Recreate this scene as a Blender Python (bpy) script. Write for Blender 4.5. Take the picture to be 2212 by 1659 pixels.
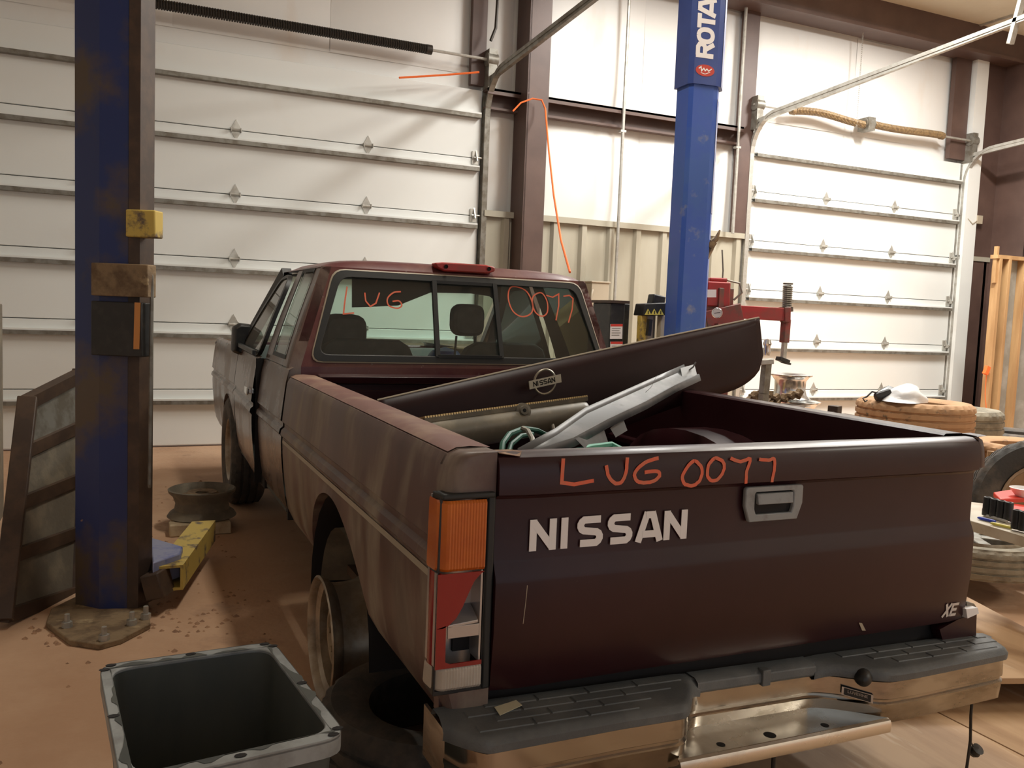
import bpy, math, random
from mathutils import Vector, Matrix, noise
random.seed(7)
PI = math.pi
scn = bpy.context.scene
col = scn.collection
for o in list(bpy.data.objects): bpy.data.objects.remove(o)

# ---------------------------------------------------------------- camera
CAM = Vector((-1.394, -1.592, 1.210)); YAW, PITCH, ROLL, F = .423, -.082, .040, 1878.3
def cam_axes():
    cy, sy, cp, sp = math.cos(YAW), math.sin(YAW), math.cos(PITCH), math.sin(PITCH)
    f = Vector((sy*cp, cy*cp, sp)); r = Vector((cy, -sy, 0)); u = r.cross(f)
    c, s = math.cos(ROLL), math.sin(ROLL)
    return r*c+u*s, -r*s+u*c, f
AR, AU, AF = cam_axes()
cd = bpy.data.cameras.new('camera'); cam = bpy.data.objects.new('camera', cd); col.objects.link(cam)
cd.sensor_width = 36; cd.lens = F/2212*36; cd.clip_start = .05
cam.matrix_world = Matrix(((AR.x, AU.x, -AF.x, CAM.x), (AR.y, AU.y, -AF.y, CAM.y), (AR.z, AU.z, -AF.z, CAM.z), (0, 0, 0, 1)))
scn.camera = cam
def P(u, v, x=None, y=None, z=None, d=None):
    """measured point of the photograph -> point of the room on a plane of the room"""
    r = AF + AR*((u-1106)/F) - AU*((v-829.5)/F)
    if d is not None: return CAM + r*d
    if x is not None: t = (x-CAM.x)/r.x
    elif y is not None: t = (y-CAM.y)/r.y
    else: t = (z-CAM.z)/r.z
    return CAM + r*t

# ---------------------------------------------------------------- world, exposure, lamps
scn.view_settings.view_transform = 'Standard'; scn.view_settings.look = 'None'
scn.view_settings.gamma = 1; scn.view_settings.use_curve_mapping = False
scn.view_settings.exposure = 0.25
w = bpy.data.worlds.new('world'); scn.world = w; w.use_nodes = True
w.node_tree.nodes['Background'].inputs[0].default_value = (.85, .92, 1, 1)
w.node_tree.nodes['Background'].inputs[1].default_value = .5
LAMPS = [  # x, y, z, length, width, watts, rgb
    (0.15, 1.9, 4.5, .25, 1.4, 56, (1, .95, .84)),
    (3.6, 2.4, 4.5, .25, 1.4, 66, (1, .95, .84)),
    (5.8, 3.7, 4.5, .25, 1.4, 250, (1, .98, .93)),
    (3.0, 4.1, 4.5, .25, 1.4, 95, (1, .98, .93)),
    (5.6, -3.6, 4.5, .25, 1.4, 125, (1, .94, .82)),  # fill lamp added out of view to brighten the tailgate
]

# ---------------------------------------------------------------- helpers
ORIG = {}
class MB:
    def __init__(s): s.v = []; s.f = []
    def add(s, vs, fs):
        n = len(s.v); s.v += [Vector(v) for v in vs]; s.f += [tuple(i+n for i in f) for f in fs]; return s
    def box(s, c, size, M=None):
        a, b, d = size[0]/2, size[1]/2, size[2]/2
        vs = [Vector((x, y, z)) for x in (-a, a) for y in (-b, b) for z in (-d, d)]
        if M is not None: vs = [M @ v for v in vs]
        vs = [v+Vector(c) for v in vs]
        return s.add(vs, [(0, 1, 3, 2), (4, 6, 7, 5), (0, 4, 5, 1), (2, 3, 7, 6), (0, 2, 6, 4), (1, 5, 7, 3)])
    def bb(s, x0, x1, y0, y1, z0, z1): return s.box(((x0+x1)/2, (y0+y1)/2, (z0+z1)/2), (abs(x1-x0), abs(y1-y0), abs(z1-z0)))
    def beam(s, p, q, w, h, up=(0, 0, 1)):
        p, q = Vector(p), Vector(q); d = (q-p).normalized(); u = Vector(up)
        if abs(d.dot(u)) > .98: u = Vector((0, 1, 0))
        r = d.cross(u).normalized(); u = r.cross(d)
        vs = []
        for c in (p, q):
            for a, b in ((-1, -1), (1, -1), (1, 1), (-1, 1)): vs.append(c+r*a*w/2+u*b*h/2)
        return s.add(vs, [(3, 2, 1, 0), (4, 5, 6, 7), (0, 1, 5, 4), (1, 2, 6, 5), (2, 3, 7, 6), (3, 0, 4, 7)])
    def tube(s, pts, r, n=8, caps=True, closed=False):
        pts = [Vector(p) for p in pts]; m = len(pts); rr = r if isinstance(r, (list, tuple)) else [r]*m
        rings = []; up = None
        for i, p in enumerate(pts):
            if closed: d = pts[(i+1) % m]-pts[i-1]
            else: d = pts[min(i+1, m-1)]-pts[max(i-1, 0)]
            d.normalize()
            if up is None: up = Vector((0, 0, 1)) if abs(d.z) < .9 else Vector((0, 1, 0))
            a = d.cross(up)
            if a.length < 1e-4: a = d.orthogonal()
            a.normalize(); b = a.cross(d).normalized(); up = b
            rings.append([p+(a*math.cos(t)+b*math.sin(t))*rr[i] for t in [2*PI*k/n for k in range(n)]])
        base = len(s.v)
        for R_ in rings: s.v += R_
        for i in range(m if closed else m-1):
            for k in range(n):
                j = (i+1) % m
                s.f.append((base+i*n+k, base+i*n+(k+1) % n, base+j*n+(k+1) % n, base+j*n+k))
        if caps and not closed:
            s.f.append(tuple(base+k for k in range(n))[::-1]); s.f.append(tuple(base+(m-1)*n+k for k in range(n)))
        return s
    def lathe(s, prof, n=32, M=None, closed=False, fr=None):
        """prof: (r, h) pairs round local Z"""
        base = len(s.v); m = len(prof)
        for k in range(n):
            a = 2*PI*k/n
            for j, (r, h) in enumerate(prof):
                if fr: r = fr(k, j, r)
                v = Vector((r*math.cos(a), r*math.sin(a), h))
                s.v.append(M @ v if M is not None else v)
        for k in range(n):
            for j in range(m if closed else m-1):
                q = (k+1) % n; jj = (j+1) % m
                s.f.append((base+k*m+j, base+q*m+j, base+q*m+jj, base+k*m+jj))
        return s
    def prism(s, poly, off):
        n = len(poly); off = Vector(off); a = [Vector(p) for p in poly]
        fs = [tuple(range(n))[::-1], tuple(range(n, 2*n))]
        fs += [(i, (i+1) % n, (i+1) % n+n, i+n) for i in range(n)]
        return s.add(a+[p+off for p in a], fs)
    def grid(s, rows, closed=False):
        m = len(rows[0]); base = len(s.v)
        for r in rows: s.v += [Vector(p) for p in r]
        for i in range(len(rows)-1):
            for j in range(m if closed else m-1):
                jj = (j+1) % m
                s.f.append((base+i*m+j, base+i*m+jj, base+(i+1)*m+jj, base+(i+1)*m+j))
        return s
    def ring(s, outer, inner, off=None):
        n = len(outer); o = [Vector(p) for p in outer]; i_ = [Vector(p) for p in inner]
        if off is None: return s.add(o+i_, [(k, (k+1) % n, n+(k+1) % n, n+k) for k in range(n)])
        off = Vector(off); vs = o+i_+[p+off for p in o]+[p+off for p in i_]; fs = []
        for k in range(n):
            q = (k+1) % n
            fs += [(k, q, n+q, n+k), (2*n+k, 3*n+k, 3*n+q, 2*n+q), (k, 2*n+k, 2*n+q, q), (n+k, n+q, 3*n+q, 3*n+k)]
        return s.add(vs, fs)
    def stroke(s, pts, wd, fn, th):
        """flat mitred ribbon in 2D lifted to 3D by fn(a, b, h)"""
        pts = [Vector(p) for p in pts]; m = len(pts); L = []; R_ = []
        for i, p in enumerate(pts):
            d1 = (pts[i]-pts[i-1]).normalized() if i else (pts[1]-pts[0]).normalized()
            d2 = (pts[i+1]-pts[i]).normalized() if i < m-1 else d1
            n1 = Vector((-d1.y, d1.x)); n2 = Vector((-d2.y, d2.x)); n_ = (n1+n2)
            n_ = n_.normalized() if n_.length > 1e-3 else n1
            k = wd/2/max(.45, n_.dot(n1))
            L.append(p+n_*k); R_.append(p-n_*k)
        vs = [fn(p.x, p.y, 0) for p in L]+[fn(p.x, p.y, 0) for p in R_]+[fn(p.x, p.y, th) for p in L]+[fn(p.x, p.y, th) for p in R_]
        fs = []
        for i in range(m-1):
            a, b, c, d = i, i+1, m+i+1, m+i
            fs += [(a+2*m, b+2*m, c+2*m, d+2*m), (a, b, b+2*m, a+2*m), (d, d+2*m, c+2*m, c), (a, d, c, b)]
        fs += [(0, 2*m, 3*m, m), (m-1, 2*m-1, 4*m-1, 3*m-1)]
        return s.add(vs, fs)
    def build(s, name, mat, parent=None, local=False, bevel=0, smooth=True, angle=35, label=None):
        off = Vector((0, 0, 0))
        if parent is not None and not local: off = ORIG.get(parent.name, Vector((0, 0, 0)))
        me = bpy.data.meshes.new(name); loc = Vector((0, 0, 0))
        if parent is None and not local:
            xs = [v.x for v in s.v]; ys = [v.y for v in s.v]
            loc = Vector(((min(xs)+max(xs))/2, (min(ys)+max(ys))/2, min(v.z for v in s.v))); off = loc
        me.from_pydata([v-off for v in s.v], [], s.f)
        import bmesh
        bm = bmesh.new(); bm.from_mesh(me); bmesh.ops.recalc_face_normals(bm, faces=bm.faces); bm.to_mesh(me); bm.free()
        if smooth: me.shade_smooth(); me.set_sharp_from_angle(angle=math.radians(angle))
        me.materials.append(mat)
        o = bpy.data.objects.new(name, me); col.objects.link(o); o.parent = parent; o.location = loc
        ORIG[o.name] = off
        if bevel:
            b = o.modifiers.new('bevel', 'BEVEL'); b.width = bevel; b.segments = 2; b.limit_method = 'ANGLE'; b.angle_limit = .6
        if label: o['label'] = label
        return o
def thing(name, label, cat, loc=(0, 0, 0), group=None, rz=0):
    o = bpy.data.objects.new(name, None); col.objects.link(o); o.empty_display_size = .1
    o.location = loc; o.rotation_euler = (0, 0, rz); ORIG[o.name] = Vector(loc)
    o['label'] = label; o['category'] = cat
    if group: o['group'] = group
    return o
def tag(o, label, cat, group=None, kind=None):
    if label: o['label'] = label
    if cat: o['category'] = cat
    if group: o['group'] = group
    if kind: o['kind'] = kind
    return o
def copy_tree(o, parent=None):
    c = o.copy(); col.objects.link(c); c.parent = parent; ORIG[c.name] = ORIG[o.name]
    for ch in [x for x in bpy.data.objects if x.parent == o]: copy_tree(ch, c)
    return c
def Rx(a): return Matrix.Rotation(a, 4, 'X')
def Ry(a): return Matrix.Rotation(a, 4, 'Y')
def Rz(a): return Matrix.Rotation(a, 4, 'Z')
def T(*a): return Matrix.Translation(Vector(a))

def mat(name, c, rough=.5, metal=0, c2=None, scale=5, lo=.45, hi=.6, stretch=(1, 1, 1), bump=0, bscale=60, c3=None, s3=20, lo3=.6, hi3=.66, spec=.5, coat=0, rvar=0, detail=6):
    m = bpy.data.materials.new(name); m.use_nodes = True; nt = m.node_tree; N = nt.nodes; Lk = nt.links
    b = N['Principled BSDF']; b.inputs['Roughness'].default_value = rough; b.inputs['Metallic'].default_value = metal
    b.inputs['Specular IOR Level'].default_value = spec; b.inputs['Coat Weight'].default_value = coat; b.inputs['Coat Roughness'].default_value = .15
    b.inputs['Base Color'].default_value = (*c, 1)
    tc = N.new('ShaderNodeTexCoord'); mp = N.new('ShaderNodeMapping'); mp.inputs['Scale'].default_value = stretch
    Lk.new(tc.outputs['Object'], mp.inputs[0]); cur = None
    def layer(cur, cc, sc, l, h, seed):
        n = N.new('ShaderNodeTexNoise'); n.noise_dimensions = '4D'; n.inputs['W'].default_value = seed
        n.inputs['Scale'].default_value = sc; n.inputs['Detail'].default_value = detail; n.inputs['Roughness'].default_value = .6
        Lk.new(mp.outputs[0], n.inputs['Vector'])
        r = N.new('ShaderNodeMapRange'); r.inputs[1].default_value = l; r.inputs[2].default_value = h
        Lk.new(n.outputs[0], r.inputs[0])
        x = N.new('ShaderNodeMix'); x.data_type = 'RGBA'; Lk.new(r.outputs[0], x.inputs[0])
        if cur is None: x.inputs[6].default_value = (*c, 1)
        else: Lk.new(cur, x.inputs[6])
        x.inputs[7].default_value = (*cc, 1)
        return x.outputs[2], r.outputs[0]
    if c2:
        cur, fac = layer(cur, c2, scale, lo, hi, 1.3)
        if rvar:
            q = N.new('ShaderNodeMapRange'); q.inputs[3].default_value = rough; q.inputs[4].default_value = min(1, rough+rvar)
            Lk.new(fac, q.inputs[0]); Lk.new(q.outputs[0], b.inputs['Roughness'])
    if c3: cur, _ = layer(cur, c3, s3, lo3, hi3, 7.7)
    if cur: Lk.new(cur, b.inputs['Base Color'])
    if bump:
        n = N.new('ShaderNodeTexNoise'); n.inputs['Scale'].default_value = bscale; n.inputs['Detail'].default_value = 4
        Lk.new(mp.outputs[0], n.inputs['Vector']); u = N.new('ShaderNodeBump'); u.inputs['Strength'].default_value = bump; u.inputs['Distance'].default_value = .01
        Lk.new(n.outputs[0], u.inputs['Height']); Lk.new(u.outputs[0], b.inputs['Normal'])
    return m
def glass_mat(name, tint, k=.12):
    m = bpy.data.materials.new(name); m.use_nodes = True; nt = m.node_tree; N = nt.nodes; N.remove(N['Principled BSDF'])
    t = N.new('ShaderNodeBsdfTransparent'); t.inputs[0].default_value = (*tint, 1)
    g = N.new('ShaderNodeBsdfGlossy'); g.inputs['Roughness'].default_value = .02
    d = N.new('ShaderNodeBsdfDiffuse'); d.inputs[0].default_value = (.5, .47, .42, 1)
    fr = N.new('ShaderNodeFresnel'); fr.inputs[0].default_value = 1.5
    mx = N.new('ShaderNodeMixShader'); nt.links.new(fr.outputs[0], mx.inputs[0]); nt.links.new(t.outputs[0], mx.inputs[1]); nt.links.new(g.outputs[0], mx.inputs[2])
    m2 = N.new('ShaderNodeMixShader'); m2.inputs[0].default_value = k; nt.links.new(mx.outputs[0], m2.inputs[1]); nt.links.new(d.outputs[0], m2.inputs[2])
    nt.links.new(m2.outputs[0], N['Material Output'].inputs[0]); return m
def emit(name, c, s):
    m = bpy.data.materials.new(name); m.use_nodes = True; b = m.node_tree.nodes['Principled BSDF']
    b.inputs['Emission Color'].default_value = (*c, 1); b.inputs['Emission Strength'].default_value = s; return m

MT = dict(
 floor=mat('dusty_concrete', (.50, .30, .18), .8, c2=(.60, .39, .25), scale=1.3, lo=.42, hi=.62, c3=(.30, .18, .115), s3=3.2, lo3=.58, hi3=.72, bump=.35, bscale=35),
 clod=mat('dirt_clod', (.40, .23, .13), .9, c2=(.27, .15, .09), scale=30, bump=.5),
 white=mat('insulation_vinyl', (.76, .75, .72), .45, c2=(.70, .60, .50), scale=.9, lo=.56, hi=.76, bump=.25, bscale=3, stretch=(1.5, 1.5, .5)),
 doorw=mat('white_door_skin', (.76, .775, .75), .42, c2=(.70, .67, .61), scale=1.1, lo=.6, hi=.8, bump=.05, bscale=8),
 doord=mat('door_shadow_edge', (.16, .155, .14), .5),
 beige=mat('beige_ribbed_steel', (.40, .375, .30), .42, c2=(.33, .30, .23), scale=2, lo=.45, hi=.7, stretch=(1, 1, .3)),
 brown=mat('red_oxide_primer', (.082, .047, .038), .5, c2=(.115, .068, .054), scale=3, lo=.4, hi=.7),
 ceil=mat('ceiling_vinyl', (.66, .60, .48), .6, c2=(.58, .52, .40), scale=.6, bump=.1, bscale=3),
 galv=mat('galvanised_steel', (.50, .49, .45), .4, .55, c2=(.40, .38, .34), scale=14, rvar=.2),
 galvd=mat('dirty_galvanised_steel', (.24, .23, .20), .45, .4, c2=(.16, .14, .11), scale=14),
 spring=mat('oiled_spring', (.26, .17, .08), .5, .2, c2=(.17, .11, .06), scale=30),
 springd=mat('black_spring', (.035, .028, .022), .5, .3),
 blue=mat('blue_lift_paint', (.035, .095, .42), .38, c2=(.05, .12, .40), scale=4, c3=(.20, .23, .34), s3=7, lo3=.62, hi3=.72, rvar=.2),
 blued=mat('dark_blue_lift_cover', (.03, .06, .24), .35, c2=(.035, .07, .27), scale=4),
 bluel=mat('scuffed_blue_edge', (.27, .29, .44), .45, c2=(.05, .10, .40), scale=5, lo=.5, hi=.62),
 bluedim_mud=mat('dim_muddy_blue_lift', (.015, .032, .14), .45, c2=(.10, .07, .045), scale=3, lo=.48, hi=.62, c3=(.40, .24, .13), s3=4, lo3=.68, hi3=.70),  # blue lowered to paint in dimness, under real mud patches
 mud=mat('muddy_steel', (.26, .18, .10), .8, c2=(.14, .09, .05), scale=14, c3=(.40, .30, .17), s3=9, bump=.5, bscale=40),
 rustd=mat('dark_rusty_steel', (.055, .033, .022), .55, c2=(.085, .05, .03), scale=12),
 yellow=mat('worn_yellow_paint', (.62, .45, .10), .5, c2=(.14, .10, .07), scale=10, lo=.52, hi=.6),
 orange=mat('orange_rope', (.85, .16, .03), .6),
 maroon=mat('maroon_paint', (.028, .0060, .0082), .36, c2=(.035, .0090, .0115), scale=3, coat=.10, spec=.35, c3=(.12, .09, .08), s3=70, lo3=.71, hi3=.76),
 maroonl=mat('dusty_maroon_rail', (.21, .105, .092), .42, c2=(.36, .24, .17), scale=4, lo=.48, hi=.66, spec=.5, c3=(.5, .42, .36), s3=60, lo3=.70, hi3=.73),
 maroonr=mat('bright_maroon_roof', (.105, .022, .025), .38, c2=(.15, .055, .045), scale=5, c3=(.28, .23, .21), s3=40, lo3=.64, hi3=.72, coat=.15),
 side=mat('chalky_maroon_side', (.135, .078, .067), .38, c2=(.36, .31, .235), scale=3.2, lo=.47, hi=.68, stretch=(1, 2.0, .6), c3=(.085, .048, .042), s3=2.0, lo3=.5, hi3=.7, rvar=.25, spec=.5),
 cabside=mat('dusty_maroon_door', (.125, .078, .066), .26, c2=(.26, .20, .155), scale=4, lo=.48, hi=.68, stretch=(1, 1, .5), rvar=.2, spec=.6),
 primer=mat('peeled_clearcoat', (.34, .26, .25), .5, c2=(.15, .05, .05), scale=25, lo=.45, hi=.55),
 hood=mat('hood_maroon', (.022, .0075, .008), .45, c2=(.028, .010, .011), scale=3, spec=.25),
 black=mat('black_plastic', (.018, .018, .018), .45, c2=(.04, .037, .033), scale=20, lo=.5, hi=.7),
 rubber=mat('black_rubber_seal', (.022, .024, .024), .55),
 gap=mat('dark_gap', (.012, .01, .01), .8),
 tyre=mat('dusty_black_tyre', (.045, .042, .038), .75, c2=(.13, .10, .075), scale=9, lo=.45, hi=.7, bump=.2),
 tyrebrown=mat('clay_covered_tyre', (.46, .27, .14), .85, c2=(.30, .18, .10), scale=8, lo=.5, hi=.7, c3=(.13, .10, .07), s3=25, lo3=.6, hi3=.7),
 tyregrey=mat('grey_dusty_tyre', (.28, .25, .185), .8, c2=(.17, .15, .11), scale=9, bump=.2),
 rim=mat('dull_steel_wheel', (.42, .37, .30), .38, .75, c2=(.25, .19, .13), scale=9, lo=.45, hi=.65, rvar=.3),
 rimgold=mat('dusty_wheel_face', (.30, .23, .15), .5, .3, c2=(.42, .34, .23), scale=9),
 alloy=mat('bright_alloy', (.78, .78, .77), .22, .9, c2=(.6, .6, .58), scale=10),
 drum=mat('dusty_drum', (.15, .128, .095), .7, c2=(.22, .185, .13), scale=9, bump=.2),
 chrome=mat('chrome', (.40, .375, .34), .13, 1, c2=(.24, .21, .17), scale=5, lo=.45, hi=.65, stretch=(1, 1, 3), rvar=.2, c3=(.20, .12, .08), s3=5, lo3=.70, hi3=.74),  # darkened and streaked to paint in dark reflections; rust spots apart
 pad=mat('grey_black_step_pad', (.100, .110, .115), .55, c2=(.14, .15, .152), scale=7, c3=(.27, .27, .26), s3=9, lo3=.68, hi3=.74, bump=.15, bscale=200),
 amber=mat('amber_lens', (.62, .15, .012), .25, c2=(.50, .10, .01), scale=5, coat=.4),
 red=mat('red_lens', (.30, .012, .012), .25, coat=.4, c2=(.22, .01, .012), scale=4),
 redlamp=mat('red_brake_lens', (.42, .03, .025), .4, c2=(.30, .04, .03), scale=10),
 shelf=mat('lit_worn_steel', (.74, .71, .65), .26, 1, c2=(.55, .50, .42), scale=5, lo=.5, hi=.7, rvar=.2, c3=(.40, .24, .17), s3=6, lo3=.72, hi3=.75),  # bumper steel in a lighter colour, light caught on the step painted in
 clear=mat('clear_lens', (.55, .50, .44), .25, c2=(.45, .40, .34), scale=6, coat=.4),
 silverin=mat('lamp_reflector', (.55, .53, .52), .28, .6),
 whitep=mat('white_decal', (.90, .88, .88), .4),
 chalk=mat('orange_paint_marker', (.83, .16, .08), .6, c2=(.72, .20, .11), scale=60),
 greyp=mat('grey_plastic', (.11, .115, .12), .42, c2=(.21, .21, .215), scale=6, lo=.5, hi=.65, c3=(.07, .066, .066), s3=12, lo3=.62, hi3=.7),
 handle=mat('grey_handle', (.30, .32, .33), .45, c2=(.20, .20, .20), scale=25, lo=.5, hi=.7),
 radt=mat('grimy_radiator_tank', (.16, .145, .11), .40, c2=(.32, .28, .20), scale=5, lo=.5, hi=.65),
 gold=mat('brassy_seam', (.62, .48, .26), .4, .6),
 green=mat('green_hose', (.012, .11, .075), .45),
 bin=mat('dirty_black_tub', (.050, .058, .056), .5, c2=(.105, .110, .095), scale=3, stretch=(1, 1, .35), lo=.45, hi=.7, rvar=.2),
 binrim=mat('scuffed_tub_rim', (.33, .35, .35), .6, c2=(.24, .25, .245), scale=12),
 wood=mat('pine_stud', (.50, .31, .145), .6, c2=(.40, .23, .10), scale=3, stretch=(4, 4, .5), lo=.4, hi=.6),
 ply=mat('plywood', (.50, .32, .175), .65, c2=(.38, .225, .115), scale=2.2, stretch=(4, .6, 1), lo=.42, hi=.62, c3=(.58, .42, .27), s3=5, lo3=.6, hi3=.7),
 plyedge=mat('plywood_edge', (.42, .27, .14), .7, c2=(.3, .18, .09), scale=3, stretch=(1, 1, 40)),
 bench=mat('worn_bench_board', (.58, .53, .43), .5, c2=(.42, .34, .24), scale=4),
 sheet=mat('cloudy_sheeting', (.30, .30, .27), .35, c2=(.45, .46, .44), scale=4, lo=.5, hi=.7),
 redp=mat('red_machine_paint', (.40, .03, .03), .42, c2=(.28, .05, .04), scale=6),
 redd=mat('worn_red_paint', (.24, .045, .04), .5, c2=(.12, .07, .055), scale=10),
 redb=mat('bright_red_plastic', (.70, .05, .03), .4),
 bluep=mat('blue_plastic', (.03, .06, .45), .4),
 yelp=mat('yellow_plastic', (.72, .62, .12), .45),
 bag=mat('white_plastic_bag', (.85, .86, .87), .3, bump=.6, bscale=12),
 tan=mat('tan_paint', (.42, .36, .27), .5),
 seat=mat('grey_seat_cloth', (.055, .058, .06), .8, c2=(.075, .075, .075), scale=20),
 dash=mat('grey_dashboard', (.075, .08, .08), .6),
 head=mat('sagging_headliner', (.10, .10, .095), .8, c2=(.075, .075, .07), scale=3),
 refl_tan=mat('reflection_tan', (.42, .29, .14), .8),
 blockm=mat('pale_wood_block', (.55, .44, .28), .8, c2=(.38, .28, .17), scale=9),
 gauge=mat('gauge_face', (.8, .8, .78), .3),
 outdoor=mat('bright_gravel', (.8, .78, .74), .8, c2=(.7, .66, .6), scale=20),
)
GL = glass_mat('greenish_glass', (.72, .86, .80), .05); GLD = glass_mat('dusty_side_glass', (.50, .58, .54), .22)

# ---------------------------------------------------------------- setting
WY = 6.0
fl = MB().bb(-5, 10.5, -6, 8.5, -.1, 0).build('floor', MT['floor'], smooth=False); tag(fl, None, None, kind='structure')
cl = MB().bb(-5, 10.5, -6, WY+.3, 4.72, 4.8).build('ceiling', MT['ceil'], smooth=False); tag(cl, None, None, kind='structure')
for i, x in enumerate((-3.4, .6, 4.6, 7.6)):      # seams battens on the ceiling vinyl
    MB().bb(x-.02, x+.02, -6, WY-.3, 4.705, 4.72).build('seam_strip', MT['galv'], cl)
MB().bb(-5, 10.5, WY-.32, WY+.0, 4.42, 4.72).build('eave_beam', MT['brown'], cl)
MB().bb(-5, 10.5, WY-.34, WY-.30, 4.40, 4.44).build('beam_flange', MT['brown'], cl)
for nm, b in (('wall_left', (-5.1, -5, -6, 6.2, 0, 4.8)), ('wall_right', (10.4, 10.5, -6, 6.2, 0, 4.8))):
    tag(MB().bb(*b).build(nm, MT['white'], smooth=False), None, None, kind='structure')
wf = MB().bb(-5, -3.6, -6.1, -6, 0, 4.8).bb(3.4, 10.5, -6.1, -6, 0, 4.8).bb(-3.6, 3.4, -6.1, -6, 3.8, 4.8).build('wall_front', MT['white'], smooth=False)
tag(wf, None, None, kind='structure')

D1 = (-2.7, 1.60, 3.22); D2 = (4.70, 7.84, 3.22)
wb = MB()
wb.bb(-5, D1[0], WY+.05, WY+.12, 0, 4.72).bb(D1[0], D1[1], WY+.05, WY+.12, D1[2]-.02, 4.72)
wb.bb(D1[1], D2[0], WY+.05, WY+.12, 0, 4.72).bb(D2[0], D2[1], WY+.05, WY+.12, D2[2]-.02, 4.72).bb(D2[1], 10.5, WY+.05, WY+.12, 0, 4.72)
wb = wb.build('wall_back', MT['white'], smooth=False); tag(wb, None, None, kind='structure')
def insul(x0, x1, z0, z1, n):        # billowy vinyl faced insulation blankets between the girts
    for k in range(n):
        a, b = x0+(x1-x0)*k/n, x0+(x1-x0)*(k+1)/n
        rows = []
        for i in range(9):
            z = z0+(z1-z0)*i/8
            rows.append([(a+(b-a)*j/8, WY+.045-.045*math.sin(PI*j/8)**.6*math.sin(PI*i/8)**.5-.012*noise.noise(Vector((a+j*.2, z*1.2, k))), z) for j in range(9)])
        MB().grid(rows).build('insulation_panel', MT['white'], wb)
insul(-4.8, 1.47, 3.36, 4.42, 5); insul(1.6, 1.92, 3.26, 4.42, 1); insul(2.17, 4.5, 3.26, 4.42, 2); insul(1.62, 1.92, 2.12, 3.08, 1)
insul(2.17, 4.5, 2.12, 3.08, 2); insul(4.65, 7.6, 3.36, 4.42, 2); insul(8.75, 10.4, 3.2, 4.42, 1); insul(8.75, 10.4, .0, 3.06, 1); insul(7.84, 8.1, 2.12, 4.42, 1)
def colm(x0, x1, y0, z0, z1, web=.3):     # brown I section standing out from the wall
    m = MB(); m.bb(x0, x1, y0, y0+.02, z0, z1).bb(x0, x1, WY-.02, WY, z0, z1).bb(x0+(x1-x0)*web-.008, x0+(x1-x0)*web+.008, y0, WY, z0, z1)
    return m.build('column', MT['brown'], wb, smooth=False)
MB().bb(1.47, 1.61, WY-.06, WY, 3.25, 4.42).build('door_jamb_post', MT['brown'], wb)
m = MB(); m.bb(1.94, 2.15, 5.72, 5.74, 0, 4.42).bb(1.94, 2.15, WY-.02, WY, 0, 4.42).bb(1.935, 1.955, 5.72, WY, 0, 4.42); m.build('column', MT['brown'], wb, smooth=False)
MB().bb(4.48, 4.66, WY-.07, WY, 2.1, 4.42).build('door_jamb_post', MT['brown'], wb)
MB().bb(7.58, 7.84, WY-.06, WY, 3.25, 4.42).build('door_jamb_post', MT['brown'], wb)
MB().bb(7.86, 8.06, WY-.12, WY-.0, 0.0, 4.42).build('white_door_jamb', MT['doorw'], wb)
m = MB(); m.bb(8.08, 8.42, 5.93, 5.95, 0, 4.42); m.bb(8.42, 8.52, 5.5, 5.52, 0, 4.42).bb(8.41, 8.43, 5.5, WY, 0, 4.42).bb(8.60, 8.75, 5.72, 5.74, 0, 4.42).bb(8.60, 8.62, 5.72, WY, 0, 4.42).bb(8.74, 8.75, 5.72, WY, 0, 4.42)
m.build('column', MT['brown'], wb, smooth=False)
def girt(x0, x1, z0, z1): MB().bb(x0, x1, WY-.14, WY-.0, z1-.02, z1).bb(x0, x1, WY-.02, WY, z0, z1).bb(x0, x1, WY-.14, WY-.12, z1-.05, z1).bb(x0, x1, WY-.08, WY-.02, z0, z0+.02).build('girt', MT['brown'], wb, smooth=False)
girt(1.61, 1.94, 3.05, 3.22); girt(2.15, 4.48, 3.05, 3.22); girt(8.75, 10.4, 3.05, 3.2)
def wains(x0, x1, z1=2.12, pitch=.305):
    n = max(1, round((x1-x0)/pitch)); st = (x1-x0)/n
    for k in range(n):
        a = x0+k*st; pts = [(a, 0), (a+st*.62, 0), (a+st*.70, -.035), (a+st*.86, -.035), (a+st*.94, 0), (a+st, 0)]
        pts = [(px_, WY-.035+py_) for px_, py_ in pts]
        MB().grid([[(p[0], p[1], z) for p in pts] for z in (0, z1)]).build('ribbed_panel', MT['beige'], wb, angle=20)
    MB().bb(x0, x1, WY-.085, WY+.02, z1, z1+.02).bb(x0, x1, WY-.085, WY-.078, z1-.035, z1).build('panel_cap', MT['beige'], wb)
wains(1.64, 1.94); wains(2.15, 4.62); wains(7.86, 8.40, 2.10)
# conduits
for x, z0 in ((3.02, 0), (4.40, 2.12)):
    MB().tube([(x, WY-.16, z0), (x, WY-.16, 4.4)], .016, 8).box((x, WY-.15, 3.0), (.06, .05, .02)).build('conduit', MT['galv'], wb)

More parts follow.
